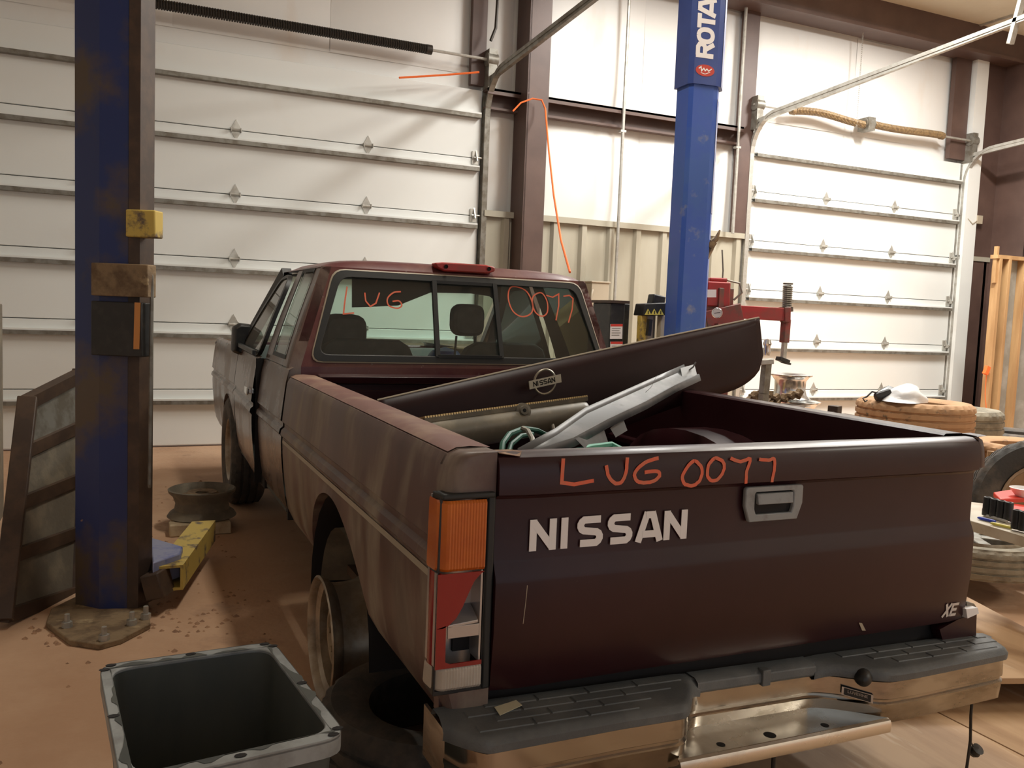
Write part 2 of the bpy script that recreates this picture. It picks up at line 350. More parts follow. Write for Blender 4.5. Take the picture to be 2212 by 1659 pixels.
def garage_door(idx, x0, x1, zt, zs, hx, spr, dark):
    mat_p = MT['doorw']
    d = MB().bb(x0, x1, WY+.03, WY+.055, .012, zt).build('door_%d' % idx, mat_p, smooth=False); tag(d, None, None, kind='structure')
    e = [.012]+[z+.075 for z in zs[:-1]]+[zt]
    for a, b in zip(e[:-1], e[1:]):
        MB().bb(x0+.003, x1-.003, WY-.02, WY+.03, a+.003, b-.003).build('panel', mat_p, d, bevel=.004)
    for z in zs:   # horizontal stiffening strut, a hat section
        MB().bb(x0+.03, x1-.02, WY-.075, WY-.02, z-.045, z-.038).bb(x0+.03, x1-.02, WY-.078, WY-.072, z-.045, z-.012).build('strut', MT['galvd'], d)
        MB().bb(x0+.03, x1-.02, WY-.075, WY-.02, z-.012, z+.002).build('strut', MT['doorw'], d)
    for z in e[1:-1]:
        for x in hx:
            if not (x0 < x < x1): continue
            y = WY-.02
            m = MB().prism([(x, y, z+.085), (x+.035, y, z+.02), (x-.035, y, z+.02)], (0, -.006, 0)).prism([(x, y, z-.085), (x-.035, y, z-.02), (x+.035, y, z-.02)], (0, -.006, 0))
            m.bb(x-.035, x+.035, y-.006, y, z-.02, z+.02).tube([(x-.045, y-.014, z), (x+.045, y-.014, z)], .011, 8)
            m.bb(x-.042, x-.036, y-.03, y, z-.018, z+.018).bb(x+.036, x+.042, y-.03, y, z-.018, z+.018)
            m.build('hinge', MT['galv'], d)
        for x in (x0+.05, x1-.05):
            m = MB().bb(x-.03, x+.03, WY-.035, WY-.02, z-.06, z+.06).tube([(x-.02, WY-.05, z), (x+.06 if x > (x0+x1)/2 else x-.06, WY-.05, z)], .008, 8).prism([(x, WY-.035, z+.07), (x, WY-.035, z-.03), (x, WY-.08, z-.03)], (.012, 0, 0))
            m.build('roller_hinge', MT['galv'], d)
    # tracks: vertical then curving back over the room
    for sx, x in ((-1, x0-.04), (1, x1+.04)):
        pts = [(x, WY-.06, 0)]+[(x, WY-.06, .5*k) for k in range(1, 6)]
        r = .38; zc = 2.98
        for k in range(9):
            a = PI/2*k/8; pts.append((x, WY-.06-r*(1-math.cos(a)), zc+r*math.sin(a)))
        pts.append((x, -3.2, zc+r+.55))
        w_ = .055; rows = []
        for q in pts:
            rows.append([Vector(q)+Vector((o_*1, 0, 0)) for o_ in (-w_/2, w_/2)])
        m = MB()
        for p, q in zip(pts[:-1], pts[1:]): m.beam(p, q, .05, .03, up=(0, -1, .01) if Vector(q).z-Vector(p).z > .3 else (0, 0, 1))
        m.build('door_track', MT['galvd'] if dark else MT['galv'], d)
        # angle bracket rising from the wall to the horizontal track
        m = MB().beam((x, WY-.06, 3.30), (x, -3.2, zc+r+.60), .035, .04)
        m.bb(x-.03, x+.03, WY-.03, WY, 0, 3.2)
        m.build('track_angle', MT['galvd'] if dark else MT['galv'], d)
        MB().bb(x-.04, x+.04, WY-.16, WY-.02, 3.22, 3.56).tube([(x-.05, WY-.12, 3.47), (x+.05, WY-.12, 3.47)], .06, 14).build('bearing_bracket', MT['galvd'], d)
    zc = 3.47; yc = WY-.12
    MB().tube([(x0-.1, yc, zc), (x1+.1, yc, zc)], .013, 8).build('spring_shaft', MT['galv'], d)
    for a, b, sag in spr:
        n = 500; pts = []
        L = b-a; turns = int(L/.02)
        pp = []
        for k in range(turns*8+1):
            t = k/(turns*8); an = 2*PI*t*turns
            sg = sag*math.sin(PI*t*1.5)*(1-t*.3)
            pp.append((a+L*t, yc+.034*math.cos(an), zc+.034*math.sin(an)+sg))
        m = MB().tube(pp, .0095, 5).tube([(a+L*t/10, yc, zc+sag*math.sin(PI*t/10*1.5)*(1-t/10*.3)) for t in range(11)], .027, 8)
        m.tube([(a-.02, yc, zc), (a+.03, yc, zc)], .042, 12).tube([(b-.03, yc, zc), (b+.02, yc, zc)], .042, 12)
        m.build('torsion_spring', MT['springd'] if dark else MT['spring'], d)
    if len(spr) > 1:
        xc = spr[0][1]; MB().bb(xc-.05, xc+.05, yc-.06, yc+.1, zc-.08, zc+.06).tube([(xc-.07, yc, zc), (xc+.07, yc, zc)], .055, 12).build('centre_bracket', MT['galvd'], d)
    return d
ZS = [.40, .945, 1.485, 2.01, 2.53, 3.005]
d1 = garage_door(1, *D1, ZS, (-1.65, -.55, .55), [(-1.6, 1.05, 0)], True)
d2 = garage_door(2, *D2, ZS, (5.76, 6.80), [(5.12, 6.2, .03), (6.25, 7.36, -.01)], False)
gp = MB().bb(-4.5, 9.5, WY+.5, 8.4, 0.001, .01).build('floor_apron', MT['outdoor'], smooth=False); tag(gp, None, None, kind='structure')

# ---------------------------------------------------------------- lamps (fixtures hang below the ceiling)
for i, (x, y, z, a, b, wt, c) in enumerate(LAMPS):
    nm = ['above the maroon pickup', 'right of the pickup above the work bench', 'before the right overhead door', 'between the two overhead doors', 'added near the entrance to brighten the tailgate'][i]
    t = thing('ceiling_light', 'long fluorescent ceiling fixture %s' % nm, 'ceiling light', (x, y, z))
    MB().prism([(-a/2-.06, -b/2, .03), (a/2+.06, -b/2, .03), (a/2, -b/2, .10), (-a/2, -b/2, .10)], (0, b, 0)).bb(-.02, .02, -b/2+.1, -b/2+.13, .1, .22).bb(-.02, .02, b/2-.13, b/2-.1, .1, .22).build('housing', MT['doorw'], t, local=True)
    for s in (-.07, .07): MB().tube([(s, -b/2+.03, .015), (s, b/2-.03, .015)], .013, 8).build('tube', emit('tube_glow', c, 6), t, local=True)
    ld = bpy.data.lights.new('lamp', 'AREA'); ld.shape = 'RECTANGLE'; ld.size = a; ld.size_y = b; ld.energy = wt; ld.color = c
    lo = bpy.data.objects.new('lamp', ld); col.objects.link(lo); lo.parent = t; lo.location = (0, 0, -.01)

# ================================================================ THE TRUCK
TR = thing('pickup_truck', 'dusty maroon pickup truck with extended cab, no hood and orange marks on the tailgate', 'truck', (0, 1.9, 0))
PROF = [(.695, .50), (.695, .925), (.705, .930), (.770, .930), (.792, .920), (.803, .898), (.812, .82), (.820, .748), (.810, .738), (.810, .724), (.822, .714), (.826, .696), (.816, .684), (.817, .66)]
LOW = [(.815, .60), (.808, .52), (.798, .44), (.785, .37), (.765, .345)]
CABP = [(.772, .958), (.790, .948), (.802, .90), (.812, .82), (.820, .748), (.810, .738), (.810, .724), (.822, .714), (.826, .696), (.816, .684), (.817, .66)]
def lerp_low(zl):     # lower band from .66 down to zl
    out = []; pts = [(.817, .66)]+LOW
    for k in range(1, 7):
        z = .66+(zl-.66)*k/6
        for (a, za), (b, zb_) in zip(pts[:-1], pts[1:]):
            if za >= z >= zb_-1e-6: out.append((a+(b-a)*(za-z)/(za-zb_), z)); break
        else: out.append((pts[-1][0], z))
    return out
def arch(y, yc, r, zc, base=.345):
    if abs(y-yc) < r: return max(base, zc+math.sqrt(r*r-(y-yc)**2))
    return base
def side_panel(sgn, y0, y1, prof, arc=None, base=.345, scale=1, step=.035):
    ys = set([y0, y1]); n = max(2, int((y1-y0)/step)); ys |= {y0+(y1-y0)*k/n for k in range(n+1)}
    if arc:
        for k in range(25):
            a = PI*k/24; yy = arc[0]+arc[1]*math.cos(a)
            if y0 < yy < y1: ys.add(yy)
    rows = []
    for y in sorted(ys):
        zl = arch(y, arc[0], arc[1], arc[2], base) if arc else base
        flare = .012*math.exp(-((zl-arch(y, arc[0], arc[1]+.03, arc[2], base))**2)*800) if arc and zl > base else 0
        pr = prof+lerp_low(zl); row = []
        for j, (x, z) in enumerate(pr):
            fx = flare*max(0, (j-len(prof))/6) if arc else 0
            row.append((sgn*(x+fx)*scale, y, z))
        if arc and zl > base: row.append((sgn*(pr[-1][0]-.05)*scale, y, zl+.004))
        else: row.append((sgn*(pr[-1][0]-.03)*scale, y, zl))
        rows.append(row)
    return MB().grid(rows)
RARC = (1.0, .40, .235); FARC = (3.80, .40, .26)
# left bed side
m = side_panel(-1, .05, 1.87, PROF, RARC)
bl = m.build('bed_side', MT['side'], TR, angle=28)
# right bed side (the lamp is missing, so the panel starts behind it)
SR = .745/.812
m = side_panel(1, .06, 1.87, PROF, RARC, scale=SR)
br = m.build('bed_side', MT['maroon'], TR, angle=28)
def corner(sgn, z_list, sc=1, ins=.705, yb=-.004):
    rows = []
    for x, z in z_list:
        x *= sc
        rows.append([(sgn*ins, yb, z), (sgn*(x-.035), yb, z), (sgn*(x-.015), yb+.004, z), (sgn*(x-.004), yb+.016, z), (sgn*x, yb+.034, z), (sgn*x, .062, z)])
    return rows
top = [(.770, .929), (.792, .920), (.803, .898), (.810, .865), (.811, .845)]
lowc = [(.806, .440), (.798, .41), (.788, .385)]
m = MB().grid(corner(-1, [(.705, .930)]+top)); m.build('bed_corner', MT['side'], bl, angle=75)
m = MB().grid(corner(-1, lowc)).bb(-.80, -.70, .03, .06, .385, .44); m.build('lower_corner', MT['side'], bl)
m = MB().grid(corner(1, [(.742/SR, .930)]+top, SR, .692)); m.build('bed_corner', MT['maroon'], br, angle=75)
MB().bb(.69, .70, .02, .06, .40, .92).build('corner_post', MT['maroon'], br)
# bed rail caps, dustier than the rest
m = MB().grid([[(-.697, y, .9305), (-.742, y, .9335), (-.772, y, .9315), (-.790, y, .9235)] for y in (.055, .9, 1.87)]).build('rail_cap', MT['maroonl'], bl)
# pinstripe along the left crease
for z, hh in ((.757, .006), (.671, .007)):
    MB().grid([[(-.8215+(.0025 if z > .7 else .0015), y, z-hh), (-.8215+(.0035 if z > .7 else .003), y, z+hh)] for y in (.06, 1.0, 1.86)]).build('pinstripe', MT['tan'], bl)
# bed floor with ribs, bed front, wheel tubs
m = MB(); m.bb(-.69, .64, 0.02, 1.86, .49, .50)
for k in range(11): m.bb(-.62+k*.115, -.57+k*.115, .05, 1.84, .50, .512)
m.build('bed_floor', MT['maroon'], TR, bevel=.003)
m = MB(); m.bb(-.69, .64, 1.845, 1.86, .50, .90); m.prism([(-.69, 1.81, .905), (-.69, 1.80, .93), (-.69, 1.87, .937), (-.69, 1.87, .90)], (1.33, 0, 0)); m.bb(-.60, .58, 1.828, 1.845, .80, .875).bb(-.60, .58, 1.828, 1.845, .55, .74)
m.build('bed_front', MT['maroon'], TR, bevel=.004)
for s, xo in ((-1, .69), (1, .64)):
    rows = []
    for k in range(13):
        a = PI*k/12; yy = 1.0+.42*math.cos(a); zz = .50+(.31 if s > 0 else .24)*math.sin(a)**.6
        rows.append([(s*xo, yy, zz), (s*(xo-.17), yy, zz), (s*(xo-.20), yy*.96+.04, .50+(zz-.50)*.85), (s*(xo-.205), yy*.95+.05, .50)])
    MB().grid(rows).build('wheel_tub', MT['maroon'], TR)
MB().bb(.60, .64, .08, 1.8, .66, .69).build('bed_rib', MT['maroon'], TR, bevel=.006)

# tailgate : an extruded section with the top lip, the pressed crease and rounded shoulders
TG = [(-.006, .43), (-.014, .445), (-.0245, .56), (-.0245, .66), (-.0225, .672), (-.010, .700), (-.0085, .706), (-.008, .832), (-.012, .838), (-.024, .843), (-.024, .88), (-.020, .905), (-.012, .918), (.004, .926), (.035, .926), (.045, .918), (.045, .43)]
NX = 24
rows = []
for k in range(NX+1):
    x = -.703+1.392*k/NX; e = 1-min(1, min(k, NX-k)/.5)*1
    rows.append([(x, y+(.008 if k in (0, NX) and y < .03 else 0), z) for y, z in TG])
m = MB().grid(rows, closed=True); n = len(TG)
m.f.append(tuple(range(n))); m.f.append(tuple(NX*n+i for i in range(n)))
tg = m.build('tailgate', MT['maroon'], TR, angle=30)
# chipped rusty spot on the tailgate shoulder, left end
MB().prism([(-.702, -.004, .9265), (-.66, -.014, .9205), (-.645, .01, .9268), (-.66, .035, .9268), (-.703, .035, .9268)], (0, -.0005, .0008)).build('bare_metal_patch', mat('rusty_chip', (.22, .11, .06), .7, c2=(.35, .22, .12), scale=40), tg)
# tailgate latch handle
def TGP(u, v, y=-.013): return P(u, v, y=y)
hx0, hx1, hz0, hz1 = -.090, .080, .755, .832
def oct_(x0, x1, z0, z1, c, y): return [(x0+c*.4, y, z0), (x1-c*.4, y, z0), (x1-c*.0, y, z0+c*1.1), (x1, y, z1-.004), (x1-.004, y, z1), (x0+.004, y, z1), (x0, y, z1-.004), (x0, y, z0+c*1.1)]
out = oct_(hx0, hx1, hz0-.005, hz1, .035, -.012); inn = oct_(hx0+.028, hx1-.028, hz0+.012, hz1-.012, .012, -.012)
MB().ring(out, inn, (0, -.012, 0)).build('latch_bezel', MT['handle'], tg, bevel=.003)
MB().bb(hx0+.02, hx1-.02, -.0135, -.012, hz0+.01, hz1-.01).build('latch_recess', MT['gap'], tg)
MB().prism([(hx0+.032, -.026, hz1-.016), (hx1-.032, -.026, hz1-.016), (hx1-.034, -.030, hz0+.036), (hx0+.034, -.030, hz0+.036)], (0, .012, 0)).build('latch_paddle', MT['handle'], tg, bevel=.002)
# decals: block letters
LET = {
 'N': [[(.0, 0), (.0, 1)], [(.0, .93), (.66, .07)], [(.66, 0), (.66, 1)]],
 'I': [[(.0, 0), (.0, 1)]],
 'S': [[(.70, .88), (.12, .88), (.04, .82), (.0, .74), (.0, .66), (.04, .58), (.12, .53), (.56, .47), (.64, .42), (.68, .34), (.68, .26), (.64, .18), (.56, .12), (.0, .12)]],
 'A': [[(-.06, 0), (.26, 1)], [(.44, 1), (.76, 0)], [(.10, .26), (.60, .26)], [(.22, .91), (.48, .91)]],
 'R': [[(0, 0), (0, 1)], [(0, .90), (.42, .90), (.55, .82), (.57, .70), (.54, .58), (.42, .50), (0, .50)], [(.30, .48), (.60, 0)]],
 'O': [[(.30, .90), (.12, .84), (.02, .68), (0, .5), (.02, .32), (.12, .16), (.30, .10), (.48, .16), (.58, .32), (.60, .5), (.58, .68), (.48, .84), (.30, .90)]],
 'T': [[(-.06, .90), (.66, .90)], [(.30, 0), (.30, 1)]],
 'Y': [[(-.02, 1), (.28, .45), (.28, 0)], [(.60, 1), (.28, .42)]],
 'X': [[(0, 0), (.62, 1)], [(.06, 1), (.56, 0)]],
 'E': [[(0, 0), (0, 1)], [(0, .90), (.56, .90)], [(0, .5), (.48, .5)], [(0, .10), (.56, .10)]],
 'L': [[(0, 1), (0, 0)], [(0, .08), (.5, .08)]], 'U': [[(0, 1), (0, .25), (.1, .08), (.3, .04), (.5, .08), (.6, .25), (.6, 1)]], 'V': [[(0, 1), (.3, 0), (.6, 1)]],
}
def smooth2(pts, n=4):
    """Catmull-Rom through the points"""
    P_ = [Vector(p) for p in pts]; m = len(P_); cl_ = (P_[0]-P_[-1]).length < 1e-6; out = []
    for i in range(m-1):
        p0 = P_[i-1] if i else (P_[-2] if cl_ else P_[0]*2-P_[1]); p1, p2 = P_[i], P_[i+1]; p3 = P_[i+2] if i+2 < m else (P_[1] if cl_ else p2*2-p1)
        for k in range(n):
            t = k/n; out.append(.5*((2*p1)+(p2-p0)*t+(2*p0-5*p1+4*p2-p3)*t*t+(3*p1-p0-3*p2+p3)*t**3))
    out.append(P_[-1]); return out
def word(txt, adv, wd, fn, th, mt, parent, name='letter', join=False):
    a = 0; big = MB()
    for c in txt:
        m = big if join else MB()
        for q_, st in enumerate(LET[c]): m.stroke([(p[0]+a, p[1]) for p in (smooth2(st) if c == 'O' else st)], wd, lambda x, y, h, q_=q_: fn(x, y, h+q_*.00025), th)
        if not join: m.build(name, mt, parent, smooth=False)
        a += adv.get(c, 1.0)
    if join: big.build(name, mt, parent, smooth=False)
LH = .066
word('NISSAN', {'N': 1.06, 'I': .56, 'S': 1.08, 'A': 1.02}, .235, lambda a, b, h: Vector((-.622+a*LH*1.035, -.0125-h, .722+b*LH)), .0012, MT['whitep'], tg, 'decal_letter')
word('XE', {'X': .80, 'E': .7}, .20, lambda a, b, h: Vector((.592+(a+.25*b)*.036, -.0150-h-(.450+b*.036-.445)*.091, .450+b*.036)), .0012, mat('silver_decal', (.62, .62, .63), .35, .3), tg, 'badge_letter')
# orange paint-marker strokes: hand written characters on a surface given by pixel traces on the tailgate lip plane
def trace(pts, y, r, parent, nm='marker_stroke'):
    Q = [P(u, v, y=y)+Vector((random.uniform(-1, 1)*.0006, 0, random.uniform(-1, 1)*.0006)) for u, v in (smooth2(pts) if len(pts) > 4 else pts)]
    m = MB(); ys = y
    m.stroke([(p.x, p.z) for p in Q], r*2, lambda a, b, h: Vector((a, ys-h, b)), .0008)
    m.build(nm, MT['chalk'], parent, smooth=False)
yl = -.0245
for pts in ([(1217, 990), (1213, 1042), (1240, 1046), (1283, 1038)],
            [(1310, 1005), (1315, 1030), (1330, 1044), (1343, 1040), (1352, 1020), (1355, 988)],
            [(1422, 989), (1392, 1000), (1373, 1018), (1372, 1034), (1385, 1042), (1410, 1040), (1424, 1028), (1420, 1018), (1392, 1020)],
            [(1500, 996), (1484, 1010), (1474, 1030), (1480, 1046), (1498, 1048), (1512, 1036), (1516, 1012), (1500, 996)],
            [(1544, 990), (1530, 1006), (1528, 1026), (1536, 1038), (1552, 1034), (1564, 1012), (1560, 996), (1544, 990)],
            [(1578, 990), (1600, 997), (1620, 992), (1613, 1018), (1611, 1045)],
            [(1640, 992), (1660, 994), (1672, 992), (1672, 1016), (1667, 1042)]):
    trace(pts, yl, .0040, tg)
# small scratches and a chip
MB().stroke([(-.636, .655), (-.638, .62), (-.642, .575)], .0014, lambda a, b, h: Vector((a, -.0248-h, b)), .0004).build('scratch', MT['tan'], tg, smooth=False)
MB().prism([P(1855, 1345, y=-.0185), P(1862, 1346, y=-.0185), P(1870, 1362, y=-.0165), P(1862, 1362, y=-.0165)], (0, -.0006, 0)).build('paint_chip', MT['tan'], tg)

# left tail lamp
X0, X1 = -.838, -.722
def tl_outline(z0, z1, y=-.012, x0=-.834, x1=-.724): return [(x0, y, z0), (x1, y, z0), (x1, y, z1), (x0, y, z1)]
t = MB(); 
t.ring([(-.826, -.004, .438), (-.704, -.004, .438), (-.704, -.004, .846), (-.822, -.004, .846)], [(-.822, -.004, .447), (-.724, -.004, .447), (-.724, -.004, .838), (-.818, -.004, .838)], (0, .05, 0))
tl = t.build('tail_lamp', MT['black'], TR, bevel=.002)
MB().bb(-.822, -.708, -.014, .03, .838, .850).build('lamp_gasket', MT['rubber'], tl, bevel=.004)
def lens(name, z0, z1, mt, poly=None, ridges=16):
    """ribbed lens, curved round the corner of the truck"""
    rows = []; N_ = ridges*2
    for k in range(N_+1):
        x = -.727-(.099)*k/N_; d = .0012 if k % 2 else 0
        yb = -.014-d if k < N_*.82 else -.014+.020*((k-N_*.82)/(N_*.18))**1.6
        rows.append([(x, yb+.005, z0), (x, yb, z0+.006), (x, yb, z1-.006), (x, yb+.005, z1)])
    rows.append([(-.829, .045, z0), (-.831, .045, z0+.006), (-.829, .045, z1-.006), (-.828, .045, z1)])
    return MB().grid(rows).build(name, mt, tl, angle=20)
lens('amber_lens', .693, .836, MT['amber'])
lens('clear_lens', .449, .497, MT['clear'])
def redpiece(poly):
    q = [(x, -.014, z) for x, z in poly]
    return MB().prism(q, (0, .003, 0))
redpiece([(-.727, .690), (-.735, .685), (-.748, .672), (-.760, .648), (-.772, .620), (-.785, .598), (-.800, .585), (-.812, .58), (-.826, .58), (-.826, .690)]).build('red_lens', MT['red'], tl, smooth=False, label='broken red upper lens')
redpiece([(-.826, .58), (-.806, .585), (-.805, .51), (-.795, .505), (-.727, .506), (-.727, .497), (-.826, .497)]).build('red_lens', MT['red'], tl, smooth=False, label='narrow leftover red lens strip')
m = MB().bb(-.824, -.728, .045, .05, .45, .84).bb(-.731, -.727, -.005, .05, .50, .69).bb(-.826, -.822, -.004, .05, .50, .69)
m.build('reflector', MT['silverin'], tl)
MB().prism([(-.80, -.008, .577), (-.735, -.008, .582), (-.732, .045, .60), (-.80, .045, .60)], (0, 0, .006)).bb(-.80, -.732, -.008, -.004, .555, .58).build('lamp_divider', MT['silverin'], tl, bevel=.001)
MB().bb(-.772, -.735, .035, .045, .51, .555).build('bulb_socket', MT['gap'], tl)
MB().lathe([(0, .02), (.012, .016), (.016, 0), (.014, -.015), (.008, -.025)], 12, T(-.775, .03, .625) @ Rx(PI/2)).build('bulb', MT['red'], tl)
MB().grid([[(-.823, .045, z), (-.829, .03, z), (-.826, .008, z), (-.815, -.008, z)] for z in (.497, .69)]).build('red_lens_side', MT['red'], tl)
# black rubber strip right of the lamp (gap at the tailgate)
MB().bb(-.722, -.705, -.008, .03, .44, .846).build('lamp_seal', MT['rubber'], tl, bevel=.004)
# small white broken trim at the right lower corner
m = MB().prism([P(2087, 1316, y=-.02), P(2112, 1313, y=-.02), P(2115, 1325, y=-.02), P(2090, 1336, y=-.02)], (0, .03, 0)); m.build('white_lamp_remnant', MT['whitep'], br)
MB().prism([P(2088, 1300, y=-.0), P(2104, 1304, y=-.0), P(2112, 1315, y=-.0), P(2090, 1316, y=-.0)], (0, .03, 0)).build('lamp_bracket', MT['galvd'], br)
m = MB().prism([P(2070, 1338, y=.0), P(2110, 1325, y=.0), P(2108, 1392, y=.0), P(2040, 1396, y=.0), P(2030, 1360, y=0)], (0, .03, 0)); m.build('lower_corner', MT['maroon'], br)

# ---- cab lower sides
m = side_panel(-1, 1.905, 2.555, CABP); q1 = m.build('quarter_panel', MT['cabside'], TR, angle=28)
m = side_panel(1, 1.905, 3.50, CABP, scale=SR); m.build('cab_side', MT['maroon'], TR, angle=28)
m = side_panel(-1, 3.50, 4.80, CABP, FARC); fe = m.build('fender', MT['cabside'], TR, angle=28)
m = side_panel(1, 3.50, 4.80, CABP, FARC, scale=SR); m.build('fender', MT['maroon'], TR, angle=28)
# jamb seen through the door gap
MB().bb(-.79, -.70, 2.50, 2.60, .35, .95).build('door_jamb', MT['gap'], TR)
MB().bb(-.79, -.60, 1.872, 1.90, .35, .92).build('cab_gap', MT['gap'], TR)
def ux(z): t = max(0, (z-.955)/.40); return .788-.150*t**1.15
def side_pt(y, z, o=0): return Vector((-(ux(z)+o), y, z))
def rnd(poly, r=.02, n=3):
    """round the corners of a 2D polygon"""
    out = []; m = len(poly)
    for i in range(m):
        p = Vector(poly[i]); a = Vector(poly[i-1])-p; b = Vector(poly[(i+1) % m])-p
        ra = min(r, a.length*.45); rb = min(r, b.length*.45)
        A = p+a.normalized()*ra; B = p+b.normalized()*rb
        for k in range(n+1):
            t = k/n; out.append((A*(1-t)**2+p*2*t*(1-t)+B*t*t))
    return out
def sub(poly, per=6):
    out = []; m = len(poly)
    for i in range(m):
        a = Vector(poly[i]); b = Vector(poly[(i+1) % m])
        for k in range(per): out.append(a.lerp(b, k/per))
    return out
def frame_side(outer, inner, mt, name, parent, sgn=-1, gl=None, sc=1):
    def pt(p, o=0): v = side_pt(p[0], p[1], o); return Vector((v.x*(1 if sgn < 0 else -1)*(1 if sgn < 0 else SR), v.y, v.z))
    o_, i_ = sub(outer), sub(rnd(inner, .03, 1)[:0] or inner)
    m = MB().ring([pt(p) for p in o_], [pt(p) for p in i_]); fr = m.build(name, mt, parent)
    cx = sum(p[0] for p in inner)/4; cz = sum(p[1] for p in inner)/4
    big = [(cx+(p[0]-cx)*1.03, cz+(p[1]-cz)*1.02) for p in inner]; sm = [(cx+(p[0]-cx)*.90, cz+(p[1]-cz)*.93) for p in inner]
    MB().ring([pt(p, .004) for p in sub(big)], [pt(p, .002) for p in sub(sm)]).build('window_seal', MT['rubber'], fr)
    rows = []
    for k in range(7):
        t = k/6
        a = Vector(inner[0]).lerp(Vector(inner[3]), t); b = Vector(inner[1]).lerp(Vector(inner[2]), t)
        rows.append([pt(a, -.004), pt(b, -.004)])
    MB().grid(rows).build('side_window', gl or GLD, fr)
    return fr
qo = [(1.985, .955), (2.54, .955), (2.60, 1.375), (2.13, 1.375)]; qi = [(2.06, .985), (2.36, .985), (2.47, 1.365), (2.20, 1.365)]
frame_side(qo, qi, MT['cabside'], 'rear_quarter_frame', TR)
frame_side(qo, qi, MT['maroon'], 'rear_quarter_frame', TR, sgn=1)
# door, standing slightly ajar about its front hinge
dr = MB(); mm = side_panel(-1, 2.60, 3.485, CABP)
HX = Vector((-.80, 3.485, 0))
Mdoor = T(*HX) @ Rz(math.radians(-1.5)) @ T(*(-HX))
def tf(mb, M): mb.v = [M @ v for v in mb.v]; return mb
door = tf(mm, Mdoor).build('door', MT['cabside'], TR, angle=28)
do = [(2.605, .955), (3.50, .955), (2.94, 1.345), (2.64, 1.352)]; di = [(2.66, .975), (3.40, .975), (2.91, 1.325), (2.69, 1.335)]
o_, i_ = sub(rnd(do, .12, 4), 2), sub(rnd(di, .05, 4), 2)
tf(MB().ring([side_pt(*p) for p in o_], [side_pt(*p) for p in i_], (.02, 0, 0)), Mdoor).build('door_window_frame', MT['black'], door)
rows = [[side_pt(*Vector(di[0]).lerp(Vector(di[3]), k/6), -.006), side_pt(*Vector(di[1]).lerp(Vector(di[2]), k/6), -.006)] for k in range(7)]
tf(MB().grid(rows), Mdoor).build('side_window', GLD, door)
tf(MB().bb(-.826, -.80, 2.66, 2.76, .775, .80).bb(-.835, -.826, 2.655, 2.765, .77, .805), Mdoor).build('door_handle', MT['alloy'], door, bevel=.004)
tf(MB().bb(-.80, -.76, 2.598, 2.602, .36, .95), Mdoor).build('door_edge', MT['gap'], door)
tf(MB().bb(-.815, -.80, 2.62, 3.48, .965, .985), Mdoor).build('belt_moulding', MT['black'], door)
frame_side([(2.605, .955), (3.56, .955), (3.03, 1.375), (2.64, 1.375)], di, MT['maroon'], 'door_frame', TR, sgn=1)
# mirror
mc = P(524, 733, y=3.40)
M_ = T(*mc) @ Rz(.15)
mb = MB(); rows = []
for s, k in ((-.03, .86), (0, 1), (.05, .92), (.075, .6)):
    rows.append([M_ @ Vector((a*k, s, b*k)) for a, b in [(-.055, -.07), (-.02, -.085), (.04, -.08), (.06, -.05), (.06, .06), (.04, .085), (-.02, .09), (-.05, .07)]])
mb.grid(rows, closed=True); mb.f.append(tuple(range(8))); mb.f.append(tuple(range(24, 32)))
mb.beam(mc+Vector((.02, .02, -.06)), (-.775, 3.42, .99), .05, .06)
mb.build('door_mirror', MT['black'], door, bevel=.006)
# ---- cab rear
def ry(z): return 1.955+.31*(z-.95)
RO = [(-.775, .60), (.725, .60), (.725, .958), (.600, 1.365), (-.635, 1.365), (-.775, .958)]
m = MB()
win = rnd([(-.690, .985), (.672, .985), (.578, 1.355), (-.578, 1.355)], .05, 4)
n_ = len(win); cxw = 0
def outer_for(p):
    x, z = p
    zz = .958 if z < 1.17 else 1.372
    tt = (z-.985)/.37
    if abs(x) > .52+.02*(1-tt):
        pass
    return x, zz
outp = []
WO = [(-.775, .958), (.727, .958), (.622, 1.372), (-.632, 1.372)]
cc = Vector((0, 1.17))
for p in win:   # cast from the centre to the outer outline
    d = (p-cc); best = None
    for i in range(4):
        a = Vector(WO[i]); b = Vector(WO[(i+1) % 4]); e = b-a; den = d.x*e.y-d.y*e.x
        if abs(den) < 1e-9: continue
        t_ = ((a.x-cc.x)*e.y-(a.y-cc.y)*e.x)/den; s_ = ((a.x-cc.x)*d.y-(a.y-cc.y)*d.x)/den
        if t_ > 0 and -1e-6 <= s_ <= 1+1e-6: best = cc+d*t_
    outp.append(best)
m.ring([(p.x, ry(p.y), p.y) for p in outp], [(p.x, ry(p.y), p.y) for p in win])
m.grid([[(-.775, ry(.958), .958), (.727, ry(.958), .958)], [(-.775, 1.955, .90), (.727, 1.955, .90)], [(-.775, 1.945, .60), (.727, 1.945, .60)]])
for c0 in range(4):
    a = Vector(WO[c0]); idx = [i for i in range(n_)]
rp = m.build('cab_back', MT['maroonr'], TR)
